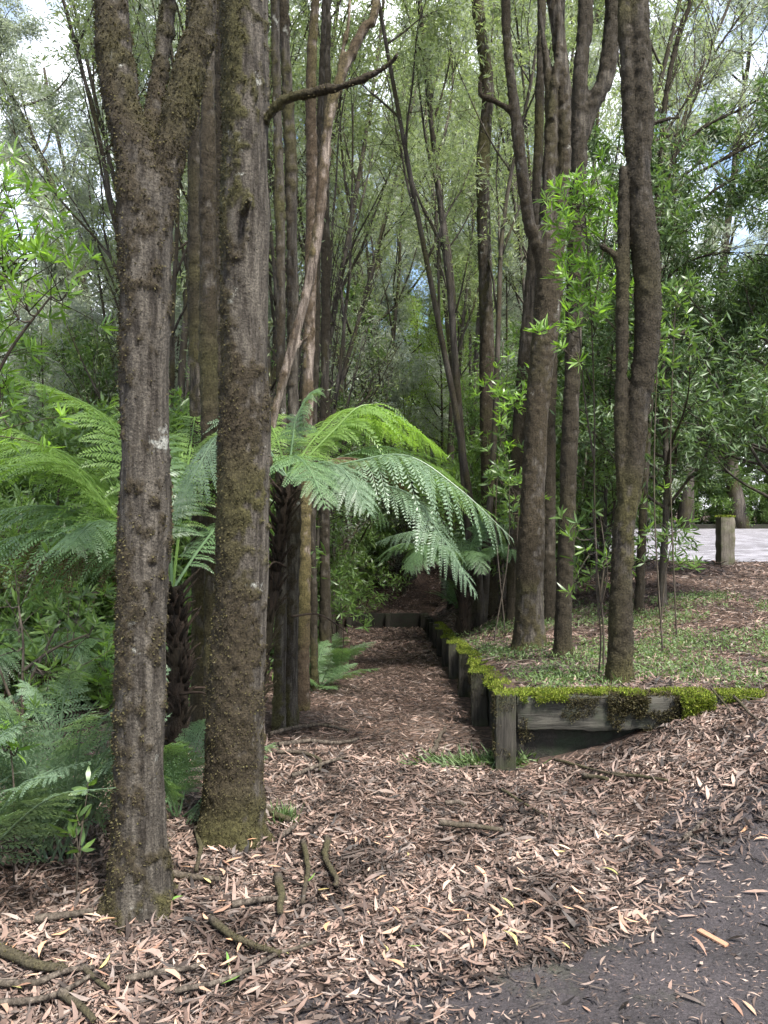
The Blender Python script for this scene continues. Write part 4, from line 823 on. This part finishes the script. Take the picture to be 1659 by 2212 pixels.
for u, y, s in [(30, 9, .9), (110, 11, 1.0), (200, 8.5, .7), (250, 12, 1.1), (400, 9.5, .8), (520, 8.5, .7), (560, 12, 1), (640, 10.5, .8), (720, 13, 1), (780, 16, 1.1), (850, 22, 1.0), (900, 23.5, 1.1), (950, 25, 1.3), (1000, 23, 1.2), (1040, 16, 1.0), (1085, 12.5, 1.0), (1130, 11, .9), (1180, 13, 1.1), (1240, 11.5, 1), (1290, 10, .8), (880, 27, 1.5), (980, 29, 1.7), (780, 26, 1.5), (700, 22, 1.3), (600, 18, 1.3), (480, 18, 1.4), (150, 15, 1.3), (50, 19, 1.4), (260, 20, 1.5), (1100, 27, 1.6), (1200, 19, 1.3), (370, 14, 1.1), (-30, 12, 1.1), (830, 24, 1.0), (1060, 21, 1.4)]:
    x = at(u, y)
    if wallx(y) - 1.7 < x < wallx(y) + .35 and y < 20: x = wallx(y) - 1.8 - rng.uniform(0, .4)
    pl('under', x, y, s * rng.uniform(.9, 1.1))
for u, y, s in [(870, 21.5, .7), (985, 22.5, .8), (1090, 18, .9), (640, 16, .9), (540, 13, .8), (-30, 12.5, .8), (70, 14, .72), (170, 12, .78), (235, 15, .95), (330, 13, .9)]: pl('silver', at(u, y), y, s)
for u, y, s in [(-20, 11, .62), (120, 16.5, .9), (255, 11.5, .7), (960, 20.5, 1.1), (1000, 24, 1.3), (930, 26, 1.2), (200, 13, .8), (40, 24, 1.5), (1030, 28, 1.4), (190, 21, 1.1)]: pl('feather', at(u, y), y, s)
for u, y, s in [(1690, 8.6, .95), (1740, 10.5, 1.15), (1330, 14.5, .9), (1300, 11.5, .8)]: pl('dense', at(u, y), y, s)
for u, y, s in [(u_, y_, 1.9) for u_, y_ in [(620, 29), (690, 27), (760, 31), (830, 28), (900, 31), (970, 33), (1050, 30), (1130, 32), (540, 26), (450, 24), (350, 26), (250, 25), (130, 24), (20, 23), (-60, 18), (1210, 30), (80, 17), (310, 19), (420, 17), (680, 19)]]: pl('silver' if u < 480 or u in (760, 900, 1050) else 'under', at(u, y), y, (.95 if u < 480 else 1.2 if u in (760, 900, 1050) else s) * rng.uniform(.85, 1.15))
for u, y, s in [(1280 + 58 * q, 34.5 + (q % 3) * 1.3, 1.7) for q in range(9)]: pl('under', at(u, y), y, s, z=1.0)
for u, y, s in [(1200 + 62 * q, 33.3 + (q % 2) * .8, 1.25) for q in range(11)] + [(u_, y_, 1.2) for u_, y_ in [(-40, 8), (60, 9.5), (160, 8), (230, 10), (330, 8.5), (400, 8), (480, 10), (560, 9), (640, 13), (700, 16), (20, 12.5), (120, 14), (280, 13), (380, 13), (520, 15), (740, 21), (820, 25), (900, 26), (980, 26), (1060, 24), (1120, 14), (1200, 15), (1260, 13.5)]]:
    x = at(u, y)
    if wallx(y) - 2.8 < x < wallx(y) + .6 and y < 20.5: x = wallx(y) - 2.9
    pl('bush', x, y, s * rng.uniform(.85, 1.2), z=1.0 if y > 32 and u > 1190 else None)
for u, y, s in [(u_, y_, s_) for u_, y_, s_ in [(-110, 15, .8), (70, 21, .62), (300, 16, .8), (420, 18, 1.0), (20, 33, .85), (230, 34, 1.2), (590, 34, 1.4), (880, 22.5, 1.0), (1180, 24, 1.1), (1330, 27, 1.1), (1480, 33, 1.4), (1600, 33, 1.55), (1700, 34, 1.5)]]: pl('tall', at(u, y), y, s, z=None if y < 30 or u < 1400 else 1.0)
for u, y, s in [(1290, 34, 1.3), (1390, 35, 1.5), (1490, 36, 1.4), (1590, 36, 1.5), (1690, 37, 1.5), (1790, 36, 1.4), (1440, 40, 2), (1560, 41, 2), (1670, 42, 2)]: pl('dense', at(u, y), y, s, z=1.0)
f5 = foot(1437, 1310); r_ = pl('dense', f5[0], f5[1], .98); r_['label'] = 'dark thin trunked leafy tree on the bank behind the green weeds'; del r_['group']

# ------------------------------------------------------------------ litter
def scatter(n, x0, x1, y0, y1):
    return rng.uniform(x0, x1, n), rng.uniform(y0, y1, n)
def inview(x, y, m=1.12): return (np.abs(x) < (829.5 / 1660) * y * m + .25)
def onwall(x, y): return (np.abs(x - wallx(y) - .05) < .13) & (y > 4.5) | ((y > YR - .1) & (y < YR + .09) & (x > .65) & (x < 2.32))
def litter_density(x, y):
    e = edge_d(x, y) + .55 * (n2(x, y, 2.0, 4, 40) - .5) + .25 * (n2(x, y, 7, 2, 44) - .5)
    d = 1 - sstep(-.18, .12, e)
    d = d * (.22 + .78 * sstep(.40, .58, n2(x, y, 2.3, 4, 51)))
    d = d * (1 - .5 * sstep(5.0, 7.0, y) * (x < wallx(y)) )
    return np.maximum(d, .012)
def litter_leaves(x, y, Ls, kind, lift=.02):
    n = len(x); g = ground(x, y) + .016 * (edge_d(x, y) > -.55) * (y < 5.4); hgt = rng.uniform(.003, 1, n) ** 1.5 * lift
    a = rng.uniform(0, 6.283, n); tl = rng.normal(0, .22, n)
    D = np.stack([np.cos(a), np.sin(a), tl], -1); e = .02
    sx = (ground(x + e, y) - ground(x - e, y)) / (2 * e); sy = (ground(x, y + e) - ground(x, y - e)) / (2 * e)
    sx = np.clip(sx, -.6, .6); sy = np.clip(sy, -.6, .6)
    D[:, 2] += sx * D[:, 0] + sy * D[:, 1]
    D = nrm(D); P = np.stack([x, y, g + hgt + .004], -1) - D * (Ls * .5)[:, None] + np.array([0, 0, .5])[None] * np.maximum(0, np.abs(D[:, 2]) * Ls - .02)[:, None] * 1.0
    hint = nrm(np.array([0, 0, 1.]) + rng.normal(0, .35, (n, 3)))
    W = Ls * np.where((rng.uniform(0, 1, n) < .14) & (Ls < .038), rng.uniform(.3, .55, n), rng.uniform(.10, .22, n))
    return leafgeo(P, D, Ls, W, kind, rng.normal(.0, .22, n) if kind != 'diamond' else .05, hint=hint)
mb = MB()
x, y = scatter(290000, -2.6, 3.2, 1.7, 5.2); k = inview(x, y) & ~onwall(x, y) & (rng.uniform(0, 1, len(x)) < litter_density(x, y)); x, y = x[k], y[k]
mb.add(*litter_leaves(x, y, np.clip(rng.lognormal(-3.24, .48, len(x)), .010, .10), 'dry', .020))
x, y = scatter(90000, -2.2, 2.6, 1.7, 4.6); k = inview(x, y) & (rng.uniform(0, 1, len(x)) < np.maximum(litter_density(x, y), .30)); x, y = x[k], y[k]   # crumbs
mb.add(*litter_leaves(x, y, rng.uniform(.008, .028, len(x)), 'diamond', .02))
x, y = scatter(90000, -3.5, 8, 5.1, 11); k = inview(x, y) & ~onwall(x, y) & (rng.uniform(0, 1, len(x)) < .75); x, y = x[k], y[k]
kp = (x < wallx(y) + .02) & (x > -1.3) & (rng.uniform(0, 1, len(x)) < .5); mp_ = MB(); mp_.add(*litter_leaves(x[kp], y[kp], rng.uniform(.03, .08, kp.sum()), 'diamond', .02)); o = mp_.out('path_litter', M['litter_shaded'], smooth=False); tag(o, 'dark brown leaf fragments trodden into the sunken path, partly darkened for shade', 'leaf litter', None, 'stuff'); x, y = x[~kp], y[~kp]
mb.add(*litter_leaves(x, y, rng.uniform(.035, .095, len(x)), 'diamond', .03))
x, y = scatter(60000, -4, 9, 11, 25); k = inview(x, y) & ~onwall(x, y) & ~((x > 2.6) & (y > road_near(x) - .1)); x, y = x[k], y[k]
mb.add(*litter_leaves(x, y, rng.uniform(.06, .15, len(x)), 'diamond', .05))
x, y = scatter(12000, -9, -2, 4, 12); k = inview(x, y, 1.2); x, y = x[k], y[k]
mb.add(*litter_leaves(x, y, rng.uniform(.05, .13, len(x)), 'diamond', .05))
tw = MB(); x, y = scatter(9000, -2.4, 2.8, 1.8, 6.5); k = inview(x, y) & ~onwall(x, y) & (rng.uniform(0, 1, len(x)) < np.maximum(litter_density(x, y), .04)); x, y = x[k], y[k]; n = len(x)
a = rng.uniform(0, 6.283, n); P0 = np.stack([x, y, ground(x, y) + rng.uniform(.008, .032, n)], -1); D0 = nrm(np.stack([np.cos(a), np.sin(a), rng.normal(0, .08, n)], -1)); lw = rng.lognormal(-2.7, .5, n)
S0 = np.cross(D0, [0, 0, 1.]) * .0016; mid = P0 + D0 * lw[:, None] * .5 + nrm(S0) * (rng.normal(0, .08, n) * lw)[:, None]; P1 = P0 + D0 * lw[:, None]; U0 = np.array([0, 0, .003])
V = np.stack([P0 - S0, P0 + U0, P0 + S0, mid - S0, mid + U0, mid + S0, P1 - S0 * .5, P1 + U0 * .6, P1 + S0 * .5], 1).reshape(-1, 3); b_ = (np.arange(n) * 9)[:, None]
tw.add(V, None, np.concatenate([b_ + [0, 1, 4, 3], b_ + [1, 2, 5, 4], b_ + [3, 4, 7, 6], b_ + [4, 5, 8, 7]]))
o = tw.out('twig_litter', M['twiglet'], smooth=False); tag(o, 'fine dark twigs scattered through the fallen leaves', 'twigs', None, 'stuff')
o = mb.out('leaf_litter', M['litter'], smooth=False); tag(o, 'carpet of dry pinkish brown fallen leaves covering the path and bank', 'leaf litter', None, 'stuff')
# the leaves that show largest
def single_leaf(seed, Ls):
    V, T, Q = leafgeo(np.array([[-Ls / 2, 0, .004]]), np.array([[1., 0, .0]]), Ls, Ls * rng.uniform(.14, .24), 'dry', rng.normal(0, .2), hint=np.array([[0, .15, 1.]])); V[:, 2] -= V[:, 2].min() - .002; return V, T, Q
LM = {k: [mesh('fallen_leaf', *single_leaf(i, rng.uniform(.045, .09)), M[m]) for i in range(n)] for k, m, n in [('dry', 'litter_one', 14), ('yellow', 'litter_yellow', 6), ('green', 'litter_green', 3)]}
cnt = 0
while cnt < 300:
    y_ = 1.85 + 1.7 * rng.uniform() ** 1.5; x_ = rng.uniform(-.55, .55) * y_ * 1.0
    dn = litter_density(np.array([x_]), np.array([y_]))[0]
    if rng.uniform() > max(dn, .12): continue
    k = 'yellow' if cnt % 16 == 3 else ('green' if cnt % 43 == 9 else 'dry')
    o = obj('fallen_leaf', LM[k][rng.integers(len(LM[k]))]); g = float(ground(x_, y_)) + .016 * (edge_d(x_, y_) > -.55)
    o.location = (x_, y_, g + (.03 if dn > .3 else .004)); o.rotation_euler = (rng.normal(0, .16), rng.normal(0, .12), rng.uniform(0, 6.28)); s = rng.uniform(.75, 1.1); o.scale = (s, s, s)
    tag(o, {'dry': 'dry curled brown leaf lying on the litter', 'yellow': 'pale yellow fallen leaf lying on the litter', 'green': 'fresh green fallen leaf lying on the litter'}[k], 'leaf', {'dry': 'dry fallen leaves', 'yellow': 'yellow fallen leaves', 'green': 'green fallen leaves'}[k]); cnt += 1

# ------------------------------------------------------------------ sticks
def stick(label, px, r, matn='stickwood', lift=.030, taper=.6, flakes=0, group=None):
    pts = np.array([on_ground(u, v) + [0, 0, lift + r * .6] for u, v in px]); ln = np.linalg.norm(np.diff(pts, axis=0), axis=1).sum()
    n = max(8, int(ln / .03)); P = spline(pts, n); P = P + .5 * r * (np.stack([fbm(P * 14 + q, 2, q) for q in (1, 2, 3)], -1) - .5) * [4, 4, 1.5]
    base = P[0] - [0, 0, r]; root = thing('fallen_stick', label, 'stick', base, group)
    V, T, Q = tube(P, r * (1 - (1 - taper) * np.linspace(0, 1, n)), 9, .07, int(px[0][0]) % 40)
    build('wood', V - base, T, Q, M[matn], root)
    if flakes:
        flakes //= 3; i = rng.integers(0, len(V), flakes); m = build('moss', *leafgeo(V[i] - base, nrm(rng.normal(0, .6, (flakes, 3)) + [0, 0, .6]), rng.uniform(.004, .010, flakes), .004), M['mossflake'], root); m['kind'] = 'stuff'
for lab, px, r, fl in [
    ('thick mossy stick bent across the litter in front of the straight trunk', [(455, 2008), (500, 2048), (545, 2066), (608, 2088)], .014, 700),
    ('long smooth grey stick meeting the bent mossy stick', [(378, 2166), (470, 2148), (540, 2118), (606, 2082), (685, 2058)], .009, 0),
    ('dark stick lying level at the litter corner', [(-20, 2150), (80, 2148), (130, 2126), (205, 2114)], .012, 0),
    ('curved stick under the dark level stick', [(-10, 2196), (60, 2188), (130, 2172), (200, 2128)], .011, 0),
    ('short stout broken stick at the litter corner', [(130, 2172), (160, 2192), (200, 2230)], .015, 200),
    ('mossy lichened rotten branch half sunk in the litter', [(-20, 2068), (30, 2092), (80, 2112), (140, 2124)], .021, 900),
    ('forked brown stick crossing the dry leaves', [(180, 2112), (205, 2140), (235, 2160)], .010, 0),
    ('pale bark covered stick on the litter left of the forked trunk foot', [(78, 2012), (130, 2004), (205, 1990)], .016, 0),
    ('dark upright lying stick between small grey sticks on the path', [(706, 1828), (702, 1868), (716, 1900), (724, 1936)], .015, 150),
    ('grey weathered stick pointing up the path', [(655, 1836), (664, 1880), (660, 1920), (652, 1972)], .013, 0),
    ('stubby brown wood piece beside the grey weathered stick', [(598, 1915), (606, 1950), (612, 1992)], .019, 0),
    ('mossy stub poking from the foot of the straight trunk', [(570, 1764), (596, 1778), (626, 1788)], .020, 200),
    ('short stick in front of the mossy stub', [(604, 1826), (620, 1818), (640, 1800)], .014, 0),
    ('mossy root piece beside the forked trunk foot', [(372, 1908), (420, 1916), (478, 1920)], .015, 300),
    ('thin pale twig leaning across the forked trunk foot', [(244, 1966), (320, 1950), (388, 1932)], .007, 0),
    ('brown bark stick between the two thick trunks', [(428, 1806), (432, 1850), (426, 1902)], .013, 0),
    ('long root like stick curling along the path edge', [(585, 1598), (640, 1582), (700, 1578), (752, 1590)], .016, 200),
    ('dark root like stick below the slim grey pair', [(600, 1622), (660, 1614), (730, 1618), (775, 1608)], .017, 0),
    ('bent root like stick on the shaded litter', [(600, 1638), (650, 1640), (690, 1655), (692, 1678)], .014, 0),
    ('broken stick on the shaded path edge litter', [(630, 1690), (690, 1668), (740, 1650)], .013, 0),
    ('curved brown branch lying on the path before the corner post', [(918, 1650), (940, 1632), (950, 1604), (962, 1586)], .018, 0),
    ('dark thin stick below the beam', [(1196, 1654), (1250, 1668), (1330, 1690), (1352, 1692)], .009, 0),
    ('black thick stick on the litter below the beam', [(1258, 1690), (1290, 1696), (1316, 1702)], .016, 0),
    ('long dark stick on the litter toward the driveway', [(1322, 1686), (1380, 1694), (1440, 1704)], .011, 0),
    ('slanting dark twig in the middle of the litter', [(1082, 1718), (1130, 1750), (1195, 1786)], .008, 0),
    ('sunken black branch in the middle of the litter', [(948, 1796), (1000, 1802), (1090, 1812)], .016, 0),
    ('stick pointing at the driveway edge', [(1478, 1830), (1508, 1806), (1526, 1790)], .011, 0),
    ('small dark stick on the litter before the post', [(960, 1752), (990, 1750), (1002, 1756)], .013, 0),
    ('thin stick leaning by the end of the mossy beam', [(1536, 1500), (1562, 1530), (1584, 1560)], .007, 0),
    ('forked twig lying past the end of the mossy beam', [(1588, 1520), (1610, 1545), (1640, 1572)], .010, 0),
    ('bleached twig lying on top of the bank by the mossy wall', [(1040, 1436), (1090, 1424), (1140, 1416), (1182, 1412)], .010, 0),
    ('bleached forked twig under the other twig by the mossy wall', [(1060, 1446), (1110, 1438), (1170, 1430)], .007, 0),
    ('brown stick under the leaves in the lower litter', [(270, 2142), (350, 2128), (440, 2108)], .012, 0),
    ('half buried bark length in the middle litter', [(500, 1978), (560, 1968), (620, 1962)], .014, 0)]:
    stick(lab, px, r, flakes=fl)
m_, N_, L_, o_ = mat('orange_bark'); p_ = N_('ShaderNodeBsdfPrincipled', i_Roughness=.8); nz = N_('ShaderNodeTexNoise', i_Scale=60.0, i_Detail=4.0); cr_ = ramp(N_, [(.3, (.16, .08, .05)), (.7, (.42, .22, .13))]); L_(nz.outputs['Fac'], cr_.inputs['Fac']); L_(cr_.outputs['Color'], p_.inputs['Base Color']); L_(p_.outputs['BSDF'], o_.inputs['Surface'])
a, b = on_ground(1510, 2024), on_ground(1570, 2056); c = (a + b) / 2; ln = np.linalg.norm(b - a); an = math.atan2(b[1] - a[1], b[0] - a[0])
V, T, Q = rough_box(-ln / 2, ln / 2, -.011, .011, .0, .006, .01, .004, 3, .002); o = build('bark_strip', V, T, Q, m_); o.location = c + [0, 0, .019]; o.rotation_euler = (0, 0, an)
tag(o, 'orange brown strip of bark lying on the asphalt', 'bark')

# ------------------------------------------------------------------ low weeds on the bank, grass by the corner post
def herbs(n, fx, fy, dens, L_=.028):
    k = dens(fx, fy) > rng.uniform(0, 1, len(fx)); x, y = fx[k], fy[k]; m = 14
    P = np.repeat(np.stack([x, y, ground(x, y)], -1), m, 0); P += np.stack([rng.normal(0, .04, len(P)), rng.normal(0, .04, len(P)), rng.uniform(0, .07, len(P))], -1)
    D = nrm(rng.normal(0, .8, P.shape) + [0, 0, .45]); l = rng.uniform(.5, 1.5, len(P)) * L_
    return leafgeo(P, D, l, l * .32)
x, y = scatter(8000, .95, 7, 4.85, 10.5)
def wd(x, y): return sstep(.50, .72, n2(x, y, 1.1, 3, 70) + .22 * np.exp(-((x - 2.9) / 1.5) ** 2 - ((y - 6.6) / 1.3) ** 2) + .15 * np.exp(-((x - 1.15) / .5) ** 2 - ((y - 5.3) / .5) ** 2)) * .8
mb = MB(); mb.add(*herbs(0, x, y, wd))
n = 420; gx_ = rng.uniform(1.2, 6, n); gy_ = rng.uniform(5, 9, n); kk = wd(gx_, gy_) > .2; gx_, gy_ = gx_[kk], gy_[kk]; n = len(gx_)
mb.add(*leafgeo(np.stack([gx_, gy_, ground(gx_, gy_)], -1), nrm(rng.normal(0, .35, (n, 3)) + [0, 0, 1]), rng.uniform(.05, .13, n), .003, bend=.3))
o = mb.out('ground_cover', M['herb'], smooth=False); tag(o, 'low green weeds spreading over the bank behind the mossy beam', 'weeds', None, 'stuff')
cp = on_ground(1050, 1650); n = 700; x = cp[0] + rng.normal(-.05, .16, n); y = cp[1] + rng.normal(-.02, .05, n)
o = build('grass_tuft', *leafgeo(np.stack([x, y, ground(x, y)], -1), nrm(np.stack([rng.normal(-.6, .7, n), rng.normal(0, .4, n), rng.uniform(.1, .5, n)], -1)), rng.uniform(.05, .14, n), .004, bend=.25), M['herb'], smooth=False); tag(o, 'thin flat grass at the foot of the corner post', 'grass', None, 'stuff')
cp = on_ground(612, 1775); n = 160; x = cp[0] + rng.normal(0, .03, n); y = cp[1] + rng.normal(0, .03, n)
o = build('grass_tuft', *leafgeo(np.stack([x, y, ground(x, y)], -1), nrm(rng.normal(0, .5, (n, 3)) + [0, 0, .8]), rng.uniform(.04, .10, n), .004, bend=.25), M['herb'], smooth=False); tag(o, 'little grass tuft beside the straight trunk foot', 'grass', None, 'stuff')
